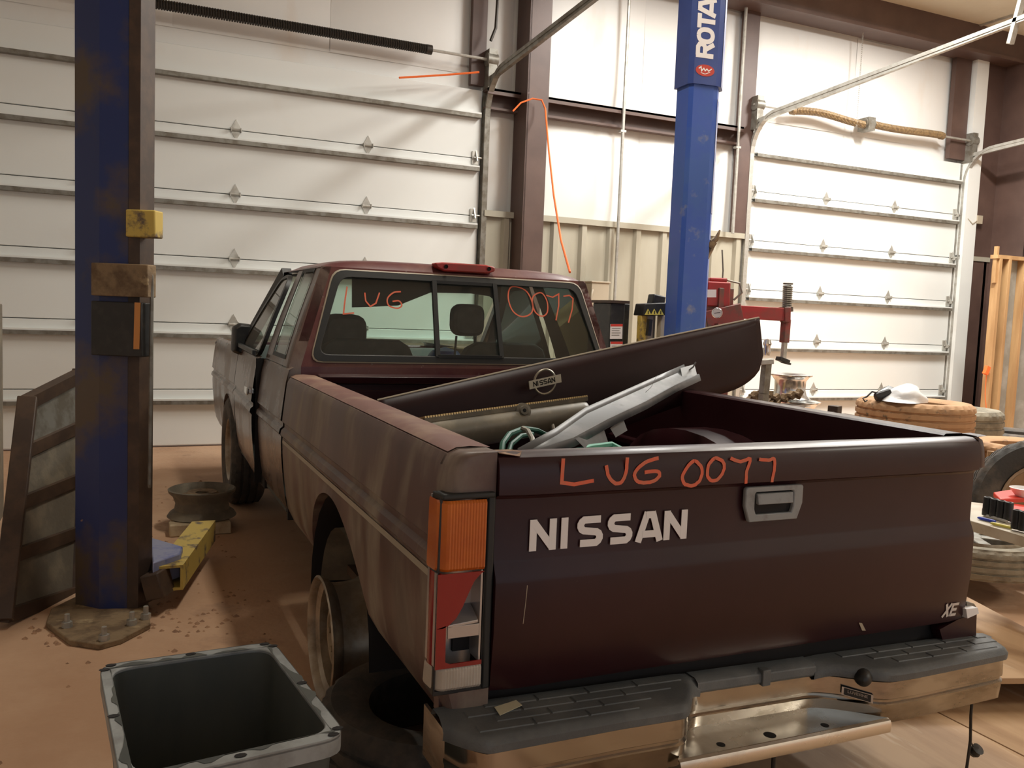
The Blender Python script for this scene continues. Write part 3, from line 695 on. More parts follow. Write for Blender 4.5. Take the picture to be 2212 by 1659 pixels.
# corner fill triangles + roof sides, rounded
for s, xb, xt in ((-1, .775, .632), (1, .727, .622)):
    rows = []
    for k in range(9):
        z = .60+(1.372-.60)*k/8 if k < 4 else .958+(1.372-.958)*(k-4)/4
        z = [.60, .72, .84, .90, .958, 1.06, 1.16, 1.27, 1.372][k]
        xr = xb if z <= .958 else xb+(xt-xb)*(z-.958)/.414
        xs_ = (.80 if z < .955 else ux(z))*(1 if s < 0 else SR)
        y_ = ry(z) if z > .958 else 1.955
        yo = qo[0][0]+(qo[3][0]-qo[0][0])*max(0, (z-.955)/.42)
        rows.append([(s*(xr-.04), y_, z), (s*xr, y_, z), (s*(xr+.35*(xs_-xr)+.003), y_+.002, z), (s*(xs_-.001), y_+.016, z), (s*xs_, max(y_+.03, yo), z)])
    MB().grid(rows).build('cab_corner', MT['cabside'] if s < 0 else MT['primer'], TR)
# roof
rows = []
for i in range(25):
    y = 2.088+(3.0-2.088)*i/24; row = []
    e = min(1, (y-2.088)/.13); g = math.sqrt(max(0, 1-(1-e)**2)); e2 = min(1, (3.0-y)/.30); g *= math.sqrt(max(0, 1-(1-e2)**2))*.95+.05
    for j in range(25):
        a = -1+2*j/24; xx = a*(.637 if a < 0 else .627); f_ = math.sqrt(max(0, 1-abs(a)**5))
        row.append((xx, y, 1.368+.047*f_*g-.0*a))
    rows.append(row)
rf = MB().grid(rows).build('roof', MT['maroonr'], TR, angle=60)
# high brake light
bp = [P(u, v, y=2.07) for u, v in ((940, 568), (955, 566), (1050, 572), (1070, 577), (1070, 586), (1055, 591), (960, 586), (945, 578))]
MB().prism(bp, (0, .06, 0)).build('high_brake_lamp', MT['redlamp'], rf, bevel=.006)
for u, v in ((963, 576), (1056, 581)):
    c = P(u, v, y=2.068); MB().lathe([(0, 0), (.007, 0), (.009, .002), (.009, .006)], 12, T(*c) @ Rx(PI/2)).build('screw', MT['gap'], rf)
# rear window
ctr = Vector((0, 1.17))
def scl(p, k, dz=0): return ctr+Vector(((p.x-ctr.x)*(1-k/.62), (p.y-ctr.y)*(1-k/.19)))
W1 = [scl(p, -.006) for p in win]; W2 = [scl(p, .024) for p in win]
def wp(p, o): return Vector((p.x, ry(p.y)-o, p.y))
rw = MB().ring([wp(p, .008) for p in W1], [wp(p, .012) for p in W2], (0, .02, 0)).build('rear_window_seal', MT['rubber'], rp, bevel=.003)
MB().ring([wp(scl(p, -.010), .006) for p in win], [wp(scl(p, -.005), .009) for p in win], (0, .004, 0)).build('window_bright_edge', MT['tan'], rp)
zb_, zt_ = 1.005, 1.335
for x in (-.150, .150):
    MB().beam((x, ry(zb_)-.008, zb_), (x*.96, ry(zt_)-.008, zt_), .020, .018, up=(0, 1, 0)).build('slider_bar', MT['rubber'], rw)
MB().beam((-.15, ry(zb_)-.006, zb_+.004), (.15, ry(zb_)-.006, zb_+.004), .02, .014).beam((-.15, ry(zt_)-.006, zt_-.004), (.15, ry(zt_)-.006, zt_-.004), .016, .014).build('slider_rail', MT['rubber'], rw)
def wx(z, s): t = (z-.985)/.37; return (-.678+(.105)*t) if s < 0 else (.660-.092*t)
for a, b in ((None, -.15), (-.15, .15), (.15, None)):
    rows = []
    for z in (zb_-.006, zt_+.004):
        xa = wx(z, -1) if a is None else a; xb = wx(z, 1) if b is None else b
        rows.append([(xa, ry(z)+.002, z), (xb, ry(z)+.002, z)])
    MB().grid(rows).build('window_pane', GL, rw)
# marker writing on the rear glass
def trace_w(pts):
    Q = []
    for u, v in (smooth2(pts) if len(pts) > 5 else pts):
        p = P(u, v, y=2.02); p = P(u, v, y=ry(p.z)-.001); Q.append((p.x, p.z))
    MB().stroke(Q, .0062, lambda a, b, h: Vector((a, ry(b)-h-.0005, b)), .0008).build('marker_stroke', MT['chalk'], rw, smooth=False)
for pts in ([(750, 619), (745, 650), (742, 678), (765, 676)], [(788, 632), (790, 650), (800, 662), (812, 655), (820, 632)],
            [(866, 630), (850, 632), (837, 645), (840, 660), (858, 666), (868, 660), (862, 650), (848, 651)],
            [(1118, 620), (1102, 622), (1098, 645), (1108, 672), (1128, 684), (1148, 676), (1150, 655), (1138, 630), (1118, 620)],
            [(1160, 634), (1150, 645), (1155, 672), (1170, 683), (1182, 675), (1182, 652), (1172, 634), (1160, 634)],
            [(1180, 638), (1194, 642), (1207, 635), (1207, 660), (1201, 692)],
            [(1217, 640), (1230, 638), (1238, 645), (1236, 668), (1228, 697)]): trace_w(pts)
# cab interior, windshield, dashboard, seats
MB().grid([[(-.60, 3.02, 1.35), (.58, 3.02, 1.35)], [(-.70, 3.62, .98), (.66, 3.62, .98)]]).build('windshield', GL, TR)
for s in (-1, 1): MB().beam((s*.62, 3.0, 1.37), (s*.74, 3.64, .96), .05, .05).build('windshield_pillar', MT['black'], TR)
MB().bb(-.60, .58, 2.12, 3.04, 1.352, 1.360).build('headliner', MT['head'], TR)
hg = [P(u, v, y=2.75) for u, v in ((762, 590), (762, 664), (800, 663), (860, 660), (930, 632), (1020, 634), (1060, 640), (1080, 655), (1085, 590))]
MB().prism(hg, (0, .02, 0)).build('sagging_cloth', MT['head'], TR)
MB().prism([(-.72, 3.25, .80), (-.72, 3.22, .90), (-.72, 3.35, .965), (-.72, 3.66, .965), (-.72, 3.66, .80)], (1.40, 0, 0)).build('dashboard', MT['dash'], TR, bevel=.01)
MB().bb(-.78, .73, 1.97, 3.6, .36, .42).build('cab_floor', MT['dash'], TR)
def seat(xc, name):
    rows = []
    for z, wd, y0, th in ((.55, .22, 2.55, .14), (.75, .25, 2.47, .14), (.93, .25, 2.40, .13), (1.03, .20, 2.37, .11), (1.06, .15, 2.36, .09)):
        rows.append([(xc-wd, y0-th/2+.02, z), (xc-wd*.7, y0-th/2, z), (xc+wd*.7, y0-th/2, z), (xc+wd, y0-th/2+.02, z), (xc+wd, y0+th/2-.02, z), (xc+wd*.7, y0+th/2, z), (xc-wd*.7, y0+th/2, z), (xc-wd, y0+th/2-.02, z)])
    m = MB().grid(rows, closed=True); m.f.append(tuple(range(32, 40)))
    m.bb(xc-.24, xc+.24, 2.5, 3.0, .45, .60)
    st = m.build(name, MT['seat'], TR, bevel=.01)
    return st
s1 = seat(-.36, 'seat'); s2 = seat(.34, 'seat')
def headrest(u0, v0, u1, v1, yy, par):
    a = P(u0, v0, y=yy); b = P(u1, v1, y=yy); cx_, cz_ = (a.x+b.x)/2, (a.z+b.z)/2; w_, h_ = (b.x-a.x)/2, (a.z-b.z)/2; rows = []
    for y, k in ((yy-.05, .8), (yy-.035, .97), (yy, 1), (yy+.04, .9)):
        rows.append([(cx_+w_*k*math.copysign(abs(math.cos(t))**.5, math.cos(t)), y, cz_+h_*k*math.copysign(abs(math.sin(t))**.5, math.sin(t))) for t in [2*PI*(i+.5)/20 for i in range(20)]])
    m = MB().grid(rows, closed=True); m.f.append(tuple(range(20))); m.f.append(tuple(range(60, 80)))
    m.tube([(cx_-.05, yy, cz_-h_), (cx_-.05, yy+.02, cz_-h_-.12)], .006, 6).tube([(cx_+.05, yy, cz_-h_), (cx_+.05, yy+.02, cz_-h_-.12)], .006, 6)
    m.build('headrest', MT['seat'], par)
headrest(975, 655, 1040, 727, 2.40, s2); headrest(695, 676, 788, 775, 2.45, s1)
MB().tube([(-.36+.18*math.cos(2*PI*k/24), 3.12+.06*math.sin(2*PI*k/24), .93+.17*math.sin(2*PI*k/24)) for k in range(24)], .013, 8, closed=True).tube([(-.36, 3.14, .93), (-.36, 3.3, .88)], .03, 8).build('steering_wheel', MT['black'], TR)
MB().box((.42, 2.95, .90), (.26, .24, .20), Rz(.3)).build('reflection_box', MT['refl_tan'], TR, bevel=.004)  # box added in the cab, standing in for a reflection in the glass
MB().lathe([(.0, 0), (.10, 0), (.115, .03), (.11, .08), (.07, .13), (0, .15)], 16, T(.20, 2.85, .86)).build('reflection_blob', MT['blue'], TR)  # blue lump added in the cab to imitate a blue reflection
# engine bay top so the nose is closed, front panel
MB().bb(-.74, .69, 3.66, 4.72, .62, .80).bb(-.74, .69, 3.64, 3.68, .8, .955).build('engine_bay', MT['black'], TR, bevel=.01)
MB().bb(-.80, .73, 4.76, 4.82, .45, .93).build('grille_panel', MT['maroon'], TR, bevel=.01)
MB().bb(-.79, .73, 4.82, 4.92, .40, .56).build('front_bumper', MT['chrome'], TR, bevel=.02)
# chassis
m = MB()
for x in (-.45, .42): m.bb(x-.04, x+.04, .05, 4.7, .34, .44)
for y in (.12, 1.0, 1.9, 3.2): m.bb(-.45, .42, y-.04, y+.04, .35, .43)
m.build('chassis_frame', MT['rustd'], TR)
MB().tube([(-.70, 1.0, .20), (.64, 1.0, .20)], .045, 12).lathe([(0, -.12), (.1, -.1), (.13, 0), (.1, .1), (0, .12)], 16, T(0, 1.0, .22) @ Rx(PI/2)).build('rear_axle', MT['rustd'], TR)
MB().bb(-.69, -.50, .55, 1.45, .30, .33).bb(-.49, -.44, .45, 1.55, .235, .26).build('leaf_spring', MT['rustd'], TR)
# inner wheel-well liner and the dusty drum hanging out below it
m = MB(); rows = []
for k in range(13):
    a = PI*k/12; rows.append([(x, 1.0+.395*math.cos(a), .235+.395*math.sin(a)) for x in (-.79, -.50)])
m.grid(rows).bb(-.51, -.50, .6, 1.4, .35, .62); m.build('wheel_well', MT['gap'], TR)

# ---- wheels
def steel_wheel(name, c, R_, wd, parent, mt_rim, mt_disc, tyre=None, mtt=None, spokes=6, side=-1):
    """wheel whose axis is X; disc faces side"""
    M_ = T(*c) @ Ry(side*PI/2)
    pr = [(R_, wd/2), (R_-.006, wd/2+.004), (R_-.014, wd/2-.004), (R_-.018, wd/2-.02), (R_-.034, wd/2-.03), (R_-.036, wd*.12), (R_-.030, -wd*.2), (R_-.018, -wd/2+.03), (R_-.012, -wd/2+.012), (R_, -wd/2), (R_+.003, -wd/2+.004), (R_-.006, -wd/2+.02), (R_-.014, -wd/2+.035), (R_-.022, -wd*.2), (R_-.028, wd*.12), (R_-.024, wd/2-.035), (R_-.006, wd/2-.018)]
    rim = MB().lathe(pr, 48, M_, closed=True).build(name, mt_rim, parent)
    ri = R_-.034; h = wd*.18; m = MB()
    m.lathe([(.0, h+.01), (.035, h+.012), (.045, h+.002), (.075, h-.004), (.082, h+.012), (.095, h+.012), (.10, h), (.10, h-.012), (.0, h-.012)], 32, M_)
    for k in range(spokes):
        a0 = 2*PI*k/spokes; da = .26
        q = [(math.cos(a0-da*1.3)*.098, math.sin(a0-da*1.3)*.098, h), (math.cos(a0-da)*ri, math.sin(a0-da)*ri, h-.012), (math.cos(a0)*ri, math.sin(a0)*ri, h-.012), (math.cos(a0+da)*ri, math.sin(a0+da)*ri, h-.012), (math.cos(a0+da*1.3)*.098, math.sin(a0+da*1.3)*.098, h)]
        m.prism([M_ @ Vector(p) for p in q], (M_.to_3x3() @ Vector((0, 0, -.008))))
    for k in range(6):
        a = 2*PI*(k+.5)/6; m.tube([M_ @ Vector((.058*math.cos(a), .058*math.sin(a), h-.005)), M_ @ Vector((.058*math.cos(a), .058*math.sin(a), h+.014))], .010, 6)
    m.build('wheel_disc', mt_disc, rim)
    if tyre:
        tyre_mesh(M_, R_-.012, tyre, wd*1.22).build('tyre', mtt, rim)
    return rim
def tyre_mesh(M_, ri, ro, wd, n=90):
    w = wd/2; pr = [(ri, -w*.78), (ri+.01, -w*.86), (ri+(ro-ri)*.45, -w), (ri+(ro-ri)*.78, -w*.97), (ro-.018, -w*.88), (ro-.004, -w*.78)]
    for g in (-.42, 0, .42): pr += [(ro, w*(g-.085)), (ro-.009, w*(g-.06)), (ro-.009, w*(g+.06)), (ro, w*(g+.085))]
    pr = pr[:6]+[(ro-.001, -w*.6)]+pr[6:]+[(ro-.001, w*.6), (ro-.004, w*.78), (ro-.018, w*.88), (ri+(ro-ri)*.78, w*.97), (ri+(ro-ri)*.45, w), (ri+.01, w*.86), (ri, w*.78), (ri+.004, 0)]
    def fr(k, j, r):
        if r > ro-.02 and (j in (4, 5, 6) or j in (len(pr)-7, len(pr)-6, len(pr)-5)) and k % 3 == 0: return r-.009
        if r >= ro-.001 and k % 3 == 1: return r-.005
        return r
    return MB().lathe(pr, n, M_, closed=True, fr=fr)
rw_ = steel_wheel('wheel_rim', (-.755, 1.0, .192), .19, .165, TR, MT['rim'], MT['rimgold'])
steel_wheel('wheel_rim', (.69, 1.0, .192), .19, .165, TR, MT['rim'], MT['rimgold'], side=1)
steel_wheel('wheel_rim', (-.725, 3.80, .325), .19, .165, TR, MT['rim'], MT['rimgold'], .325, MT['tyre'])
steel_wheel('wheel_rim', (.665, 3.80, .325), .19, .165, TR, MT['rim'], MT['rimgold'], .325, MT['tyre'], side=1)
MB().lathe([(0, .02), (.11, .02), (.13, .01), (.135, -.05), (.15, -.06), (.15, -.07), (0, -.07)], 36, T(-.70, 1.0, .21) @ Ry(-PI/2)).build('brake_drum', MT['drum'], TR)
# dusty splash guard behind the wheel, hanging in the wheel well
m = MB(); rows = []
for k in range(9):
    a = math.radians(10+100*k/8); rows.append([(x, 1.02+.29*math.cos(a)*(1 if x < -.7 else .9), .22+.30*math.sin(a)) for x in (-.775, -.74, -.60)])
m.grid(rows); m.build('splash_guard', MT['drum'], TR)

# ---- rear bumper (sits a little low on the right)
def bz(x): return .405-.030*(x+.8)/1.5
bm_ = MB()
XL, XR = -.812, .800
prof_top = []      # top outline, rear edge of the bumper y(x)
def sm(t): t = max(0, min(1, t)); return t*t*(3-2*t)
def sm(t): t = max(0, min(1, t)); return t*t*(3-2*t)
def yb(x):         # rearmost edge of the pads
    if x < XL+.06: return -.05-.09*math.sin(PI/2*(x-XL)/.06)
    if x < -.31: return -.14+.012*min(1, (x-XL-.06)/.3)
    if x < -.19: return -.128+.105*sm((x+.31)/.12)
    if x < .14: return -.023
    if x < .33: return -.023-.092*sm((x-.14)/.19)
    if x > XR-.06: return -.03-.065*math.sin(PI/2*(XR-x)/.06)
    return -.115+.020*max(0, (x-.40)/.35)
xs = [XL+(XR-XL)*k/90 for k in range(91)]
# chrome shell: face below the pads
rows = []
for x in xs:
    z = bz(x); y = yb(x); inn = -.25 < x < .10
    yl = y+.012 if not (-.33 < x < .19) else y+.012
    rows.append([(x, y+.02, z-.028), (x, y+.006, z-.034), (x, y+.004, z-.075), (x, y+.011, z-.080), (x, y+.011, z-.086), (x, y+.004, z-.091), (x, y+.010, z-.138), (x, y+.03, z-.150), (x, y+.06, z-.152)])
bmp = MB().grid(rows)
bmp.bb(XL+.005, XL+.012, -.05, .10, bz(XL)-.14, bz(XL)-.03).bb(XR-.012, XR-.005, -.04, .10, bz(XR)-.14, bz(XR)-.03)
bmpo = bmp.build('rear_bumper', MT['chrome'], TR, angle=40)
# the step shelf in the middle
z0 = .262
sh = MB()
def zs_(x): return bz(x)-.122
shp = [(-.315, -.131), (.305, -.119), (.17, -.006), (-.20, -.006)]
sh.prism([(x, y, zs_(x)+.006) for x, y in shp], (0, 0, -.006))
sh.grid([[(x, yy, zs_(x)+.006), (x, yy-.008, zs_(x)+.003), (x, yy-.012, zs_(x)-.006), (x, yy-.010, zs_(x)-.026)] for x, yy in ((-.315, -.131), (-.1, -.129), (.1, -.125), (.305, -.119))])
sh.build('step_shelf', MT['shelf'], bmpo)
for u, v in ((1557, 1608), (1663, 1585), (1782, 1561)):
    c = P(u, v, z=.277); c.z = zs_(c.x)+.0066
    MB().lathe([(0, .0002), (.0085 if u != 1663 else .013, .0002), (.010 if u != 1663 else .0145, 0)], 16, T(*c)).build('shelf_hole', MT['gap'], bmpo)
# step pads
def pad(x0, x1, nm):
    rows = []; n = 44
    for k in range(n+1):
        x = x0+(x1-x0)*k/n; z = bz(x); y = yb(x)
        e = min(k, n-k)/n; dr_ = .012*max(0, 1-e*14)
        rows.append([(x, y+.012, z-.034-dr_), (x, y-.004, z-.028-dr_), (x, y-.006, z-.012-dr_), (x, y+.004, z-.002-dr_), (x, y+.016, z-dr_*.6), (x, y*.4, z-dr_*.3), (x, .02, z-dr_*.3), (x, .03, z-.02)])
    o = MB().grid(rows); 
    # moulded tread blocks, their edges stand proud
    cy = [-.112, -.080, -.048, -.016]
    for r_, y_ in enumerate(cy):
        xx = x0+.05+(r_ % 2)*.05
        while xx < x1-.05:
            xe = min(xx+.118, x1-.03)
            ya = y_; yb_ = y_+.028
            if ya > max(yb(xx), yb(xe))+.010 and yb_ < .02 and xe-xx > .03:
                za, zb2 = bz(xx), bz(xe)
                o.add([(xx, ya, za-.001), (xe, ya, zb2-.001), (xe, yb_, zb2-.001), (xx, yb_, za-.001), (xx+.002, ya+.002, za+.0022), (xe-.002, ya+.002, zb2+.0022), (xe-.002, yb_-.002, zb2+.0022), (xx+.002, yb_-.002, za+.0022)],
                      [(4, 5, 6, 7), (0, 1, 5, 4), (1, 2, 6, 5), (2, 3, 7, 6), (3, 0, 4, 7)])
            xx += .122
    return o.build(nm, MT['pad'], bmpo, angle=50)
pad(XL-.004, -.188, 'step_pad'); pad(.150, XR+.004, 'step_pad')
rows = [[(x, yb(x)+.006, bz(x)-.036), (x, yb(x)-.004, bz(x)-.028), (x, yb(x)-.003, bz(x)-.008), (x, yb(x)+.010, bz(x)), (x, .02, bz(x))] for x in [-.195+.35*k/12 for k in range(13)]]
MB().grid(rows).bb(-.012, .012, -.032, -.01, bz(0)-.036, bz(0)+.003).build('step_pad_bridge', MT['pad'], bmpo, bevel=.002)
# cream patch of bare chrome at the left pad's inner edge
MB().prism([P(1068, 1528, z=bz(-.75)+.003), P(1115, 1513, z=bz(-.7)+.003), P(1128, 1524, z=bz(-.7)+.003), P(1080, 1546, z=bz(-.75)+.003)], (0, 0, .001)).build('worn_pad_patch', mat('cream_patch', (.62, .58, .42), .4), bmpo)
# bolt ball and name plate on the slanting wing of the shelf
def wing(u, v):    # point of the slanting chrome wing under a pixel
    lo_, hi_ = .14, .42
    for _ in range(30):
        x_ = (lo_+hi_)/2; p_ = P(u, v, x=x_)
        if p_.y > yb(x_)+.004: hi_ = x_
        else: lo_ = x_
    return P(u, v, x=x_)
c = P(1864, 1459, x=wing(1864, 1466).x)
c = wing(1864, 1462)
MB().lathe([(0, .03), (.009, .028), (.017, .020), (.021, .008), (.022, 0)], 20, T(*c) @ Rz(-.75) @ Rx(PI/2)).build('rubber_plug', MT['black'], bmpo)
pc = [wing(u, v) for u, v in ((1818, 1480), (1886, 1499), (1884, 1517), (1817, 1497))]
pc[3].x, pc[3].y = pc[0].x, pc[0].y; pc[2].x, pc[2].y = pc[1].x, pc[1].y
pl = MB().prism([p+Vector((-.004, -.005, 0)) for p in pc], (.002, .002, 0)).build('maker_plate', MT['black'], bmpo, smooth=False)
ax_ = pc[1]-pc[0]; az_ = pc[0]-pc[3]; nn = Vector((-.0052, -.0062, 0))
MB().ring([p+nn for p in pc], [pc[0].lerp(pc[2], .07)+nn, pc[1].lerp(pc[3], .07)+nn, pc[2].lerp(pc[0], .07)+nn, pc[3].lerp(pc[1], .07)+nn]).build('plate_border', MT['silverin'], bmpo)
word('LUVERNE', {'L': .75, 'U': .85, 'V': .8, 'E': .78, 'R': .82, 'N': .9}, .2, lambda a, b, h: pc[3]+nn+ax_*(.2+a*.115)+az_*(.42+b*.36)+Vector((-.0004, -.0004, 0)), 0, MT['silverin'], bmpo, 'plate_lettering', join=True)
# licence lamp wiring
def wire(pts, r, nm, mt, par): MB().tube(pts, r, 7).build(nm, mt, par)
MB().bb(-.70, .69, .035, .055, .345, .44).build('gap_backing', MT['gap'], TR)  # dark strip added so the gap above the bumper reads as shade
MB().bb(-.60, .60, .02, .12, .27, .33).build('bumper_bracket', MT['rustd'], bmpo)
a = P(2097, 1545, y=-.06); b = P(2096, 1600, y=-.06); c2 = P(2088, 1659, y=-.06)
wire([a+Vector((0, 0, .05)), a, b, c2, c2+Vector((0, 0, -.1))], .004, 'wiring_tail', MT['black'], bmpo)
k_ = P(2107, 1622, y=-.06)
MB().lathe([(0, -.016), (.012, -.014), (.016, -.004), (.013, .006), (.016, .012), (0, .016)], 12, T(*k_) @ Rx(.7)).tube([b, k_], .002, 5).build('trailer_plug', MT['black'], bmpo)
a = P(1672, 1620, y=-.1); wire([a+Vector((0, 0, .03)), a, a+Vector((.002, 0, -.12))], .005, 'wiring_tail', MT['black'], bmpo)

# ================================================================ things in the bed
# loose hood
hd_pts = [(818, 864), (1640, 686)]
A = P(816, 866, y=1.26); B = P(1641, 687, y=1.32); C_ = P(1655, 766, y=1.26); 
hA = (A, B); dn = Vector((.0, -.10, -.42))
rows = []
NXh = 60
for i in range(NXh+1):
    t = i/NXh; row = []
    top_ = A.lerp(B, t)+Vector((0, 0, .006*math.sin(PI*t)))
    dep = .40-.13*sm(t/.85)
    if t > .86: dep = .155+.115*math.sqrt(max(0, 1-((t-.86)/.14)**2.2))
    for j in range(9):
        s = j/8; bul = .022*math.sin(PI*min(1, s*1.1))*math.sin(PI*min(1, t*1.02+.0))**.5
        row.append(top_+Vector((.03*s*dep/.3, -.05*s*dep/.4-bul, -dep*s)))
    rows.append(row)
hb = MB().grid(rows)
hd = thing('truck_hood', 'loose dark maroon hood leaning across the truck bed with a round emblem', 'hood', (0, 1.25, .5))
ho = hb.build('panel', MT['hood'], hd, angle=60)
sm_ = ho.modifiers.new('thick', 'SOLIDIFY'); sm_.thickness = .012; sm_.offset = -1
MB().tube([rows[i][0]+Vector((0, .004, .002)) for i in range(NXh+1)], .004, 6).build('edge', MT['tan'], hd)
ec = P(1176, 825, y=1.215)
exv = (B-A).normalized(); ezv = Vector((-.02, .06, .30)).normalized()
env = exv.cross(ezv).normalized()
if env.y > 0: env = -env
def EM(a, b, h=0): return ec+exv*a+ezv*b+env*h
MB().tube([EM(.044*math.cos(2*PI*k/32), .044*math.sin(2*PI*k/32), .004) for k in range(32)], .0042, 7, closed=True).stroke([(-.066, 0), (.066, 0)], .030, lambda a, b, h: EM(a, b, h+.002), .006).build('emblem', mat('emblem_metal', (.30, .27, .21), .35, .7), hd)
word('NISSAN', {'N': .95, 'I': .5, 'S': .95, 'A': .95}, .2, lambda a, b, h: EM(-.048+a*.0175, -.009+b*.018, .0085), 0, MT['gap'], hd, 'emblem_lettering', join=True)

# radiator
a = P(912, 937, y=.82); b = P(1264, 886, y=1.00)
rd = thing('radiator', 'grimy old radiator with a brassy crimped seam lying in the truck bed', 'radiator', (a.x, a.y, .52))
d = (b-a).normalized(); up = Vector((0, .25, 1)); rt = d.cross(up).normalized(); up = rt.cross(d).normalized()
def RP(l, w_, h): return a+d*l+rt*w_+up*h
Lr = (b-a).length
rows = []
for l, k in ((0, .75), (.01, .95), (.03, 1), (Lr-.03, 1), (Lr-.01, .95), (Lr, .75)):
    rows.append([RP(l, .040*k*math.cos(t)+0, -.012+.050*k*math.sin(t)) for t in [2*PI*i/16 for i in range(16)]])
m = MB().grid(rows, closed=True); m.f.append(tuple(range(16))); m.f.append(tuple(range(80, 96)))
m.build('tank', MT['radt'], rd)
MB().grid([[RP(l, w_, h) for w_, h in ((-.022, .03), (-.024, .046), (.024, .046), (.022, .03))] for l in (0, Lr)], closed=True).build('header_plate', MT['radt'], rd)
m = MB(); n = 70
for k in range(n): 
    l = Lr*(k+.5)/n; m.box(RP(l, -.0, .046), (Lr/n*.55, .05, .006), Matrix((d, -rt, up)).transposed().to_4x4())
m.build('crimped_seam', MT['gold'], rd)
MB().box(RP(Lr/2, -.145, -.03)+up*.0, (Lr*.96, .20, .03), Matrix((d, -rt, up)).transposed().to_4x4()).build('core', MT['black'], rd)
cp = P(1130, 888, y=.90)
Mc = T(*cp) @ Rx(1.25)
MB().lathe([(0, .012), (.014, .012), (.016, .006), (.026, .004), (.028, -.006), (.024, -.01), (.018, -.03), (0, -.03)], 20, Mc).build('filler_neck', MT['radt'], rd)
MB().lathe([(.0, .013), (.006, .013), (.007, .009)], 12, Mc).build('filler_opening', MT['gap'], rd)
cp = P(1188, 905, y=.93); MB().tube([cp, cp+Vector((.0, -.02, -.02)), cp+Vector((.004, -.03, -.05))], .007, 8).build('drain_cock', MT['galv'], rd)

# grey plastic air deflector
def GP(u, v, y): return P(u, v, y=y)
gp_ = thing('air_deflector', 'broken grey plastic air deflector sticking out of the truck bed', 'plastic panel', (.1, .8, .5))
pts_top = [(1120, 968, .34), (1200, 925, .50), (1265, 880, .66), (1345, 845, .80), (1420, 812, .95), (1478, 787, 1.05)]
pts_bot = [(1150, 972, .30), (1235, 945, .42), (1310, 905, .57), (1390, 868, .72), (1455, 832, .88), (1508, 808, .98)]
rows = []
for (u, v, y), (u2, v2, y2) in zip(pts_top, pts_bot):
    p, q = GP(u, v, y), GP(u2, v2, y2); row = [p, p+Vector((.004, -.004, -.018))]
    for k in range(1, 4): row.append(p.lerp(q, k/4)+Vector((0, 0, -.018)))
    row += [q+Vector((0, 0, -.016)), q, q+Vector((.004, -.002, .0)), q+Vector((.006, -.012, -.022))]; rows.append(row)
o = MB().grid(rows).build('channel', MT['greyp'], gp_, angle=30); sd = o.modifiers.new('t', 'SOLIDIFY'); sd.thickness = .003
def flap(pts, nm): 
    o = MB().prism([GP(*p) for p in pts], (.003, .004, 0)).build(nm, MT['greyp'], gp_, smooth=False)
flap([(1243, 948, .42), (1300, 915, .55), (1313, 955, .53), (1270, 975, .43)], 'flap')
flap([(1318, 925, .57), (1345, 903, .62), (1355, 930, .60), (1330, 945, .56)], 'flap')
flap([(1470, 795, 1.03), (1500, 787, 1.06), (1507, 815, 1.0), (1478, 835, .95)], 'end_tab')
MB().tube([GP(1488, 800, 1.03), GP(1498, 792, 1.03), GP(1503, 782, 1.03)], .003, 5).build('torn_tip', MT['greyp'], gp_)
MB().stroke([(0, 0), (.06, .012), (.12, .05), (.15, .06)], .002, lambda a_, b_, h: GP(1390, 855, .80)+Vector((a_, a_*1.0-.01, b_*.9+.012)), .001).build('crack', MT['gap'], gp_)
# green hoses, metal hook, clutter
hs = thing('green_hose', 'dark green rubber hose coiled in the truck bed below the radiator', 'hose', (-.2, .5, .52))
MB().tube([P(1082, 990, y=.42), P(1086, 958, y=.46), P(1100, 938, y=.52), P(1130, 926, y=.6), P(1160, 930, y=.66), P(1200, 950, y=.66)], .008, 8).build('coil', MT['green'], hs)
MB().tube([P(1096, 990, y=.44), P(1104, 960, y=.5), P(1125, 942, y=.56), P(1150, 938, y=.6)], .007, 8).build('loose_end', MT['green'], hs)
MB().tube([(-.2+.16*math.cos(t), .55+.13*math.sin(t), .53+.004*k) for k, t in enumerate([2*PI*i/20 for i in range(44)])], .009, 8).build('hose_ring', MT['green'], hs)
tag(MB().tube([P(1230, 980, y=.42), P(1275, 968, y=.45), P(1320, 962, y=.48), P(1365, 985, y=.42)], .011, 8).tube([P(1225, 990, y=.42), P(1290, 978, y=.4), P(1350, 992, y=.4)], .009, 8).build('green_cord', mat('pale_green_cord', (.10, .42, .30), .5), smooth=True), 'pale green cord lying under the grey deflector by the tailgate', 'cord')
tag(MB().tube([P(1128, 925, y=.52), P(1140, 930, y=.5), P(1150, 948, y=.46), P(1152, 965, y=.42), P(1140, 973, y=.40), P(1120, 985, y=.38)], .007, 8).build('metal_hook', MT['galvd']), 'bent dark metal hook in the truck bed beside the radiator', 'hook')
tag(MB().bb(.28, .46, .95, 1.25, .505, .63).bb(.30, .44, .98, 1.22, .63, .65).build('battery_box', MT['black'], bevel=.008), 'dark box on the bed floor behind the grey deflector', 'box')

# ================================================================ blue lift posts
def lift_post(x0, x1, y0, y1, z1, mt, mte, name, label):
    t = thing(name, label, 'lift post', ((x0+x1)/2, (y0+y1)/2, 0))
    return t
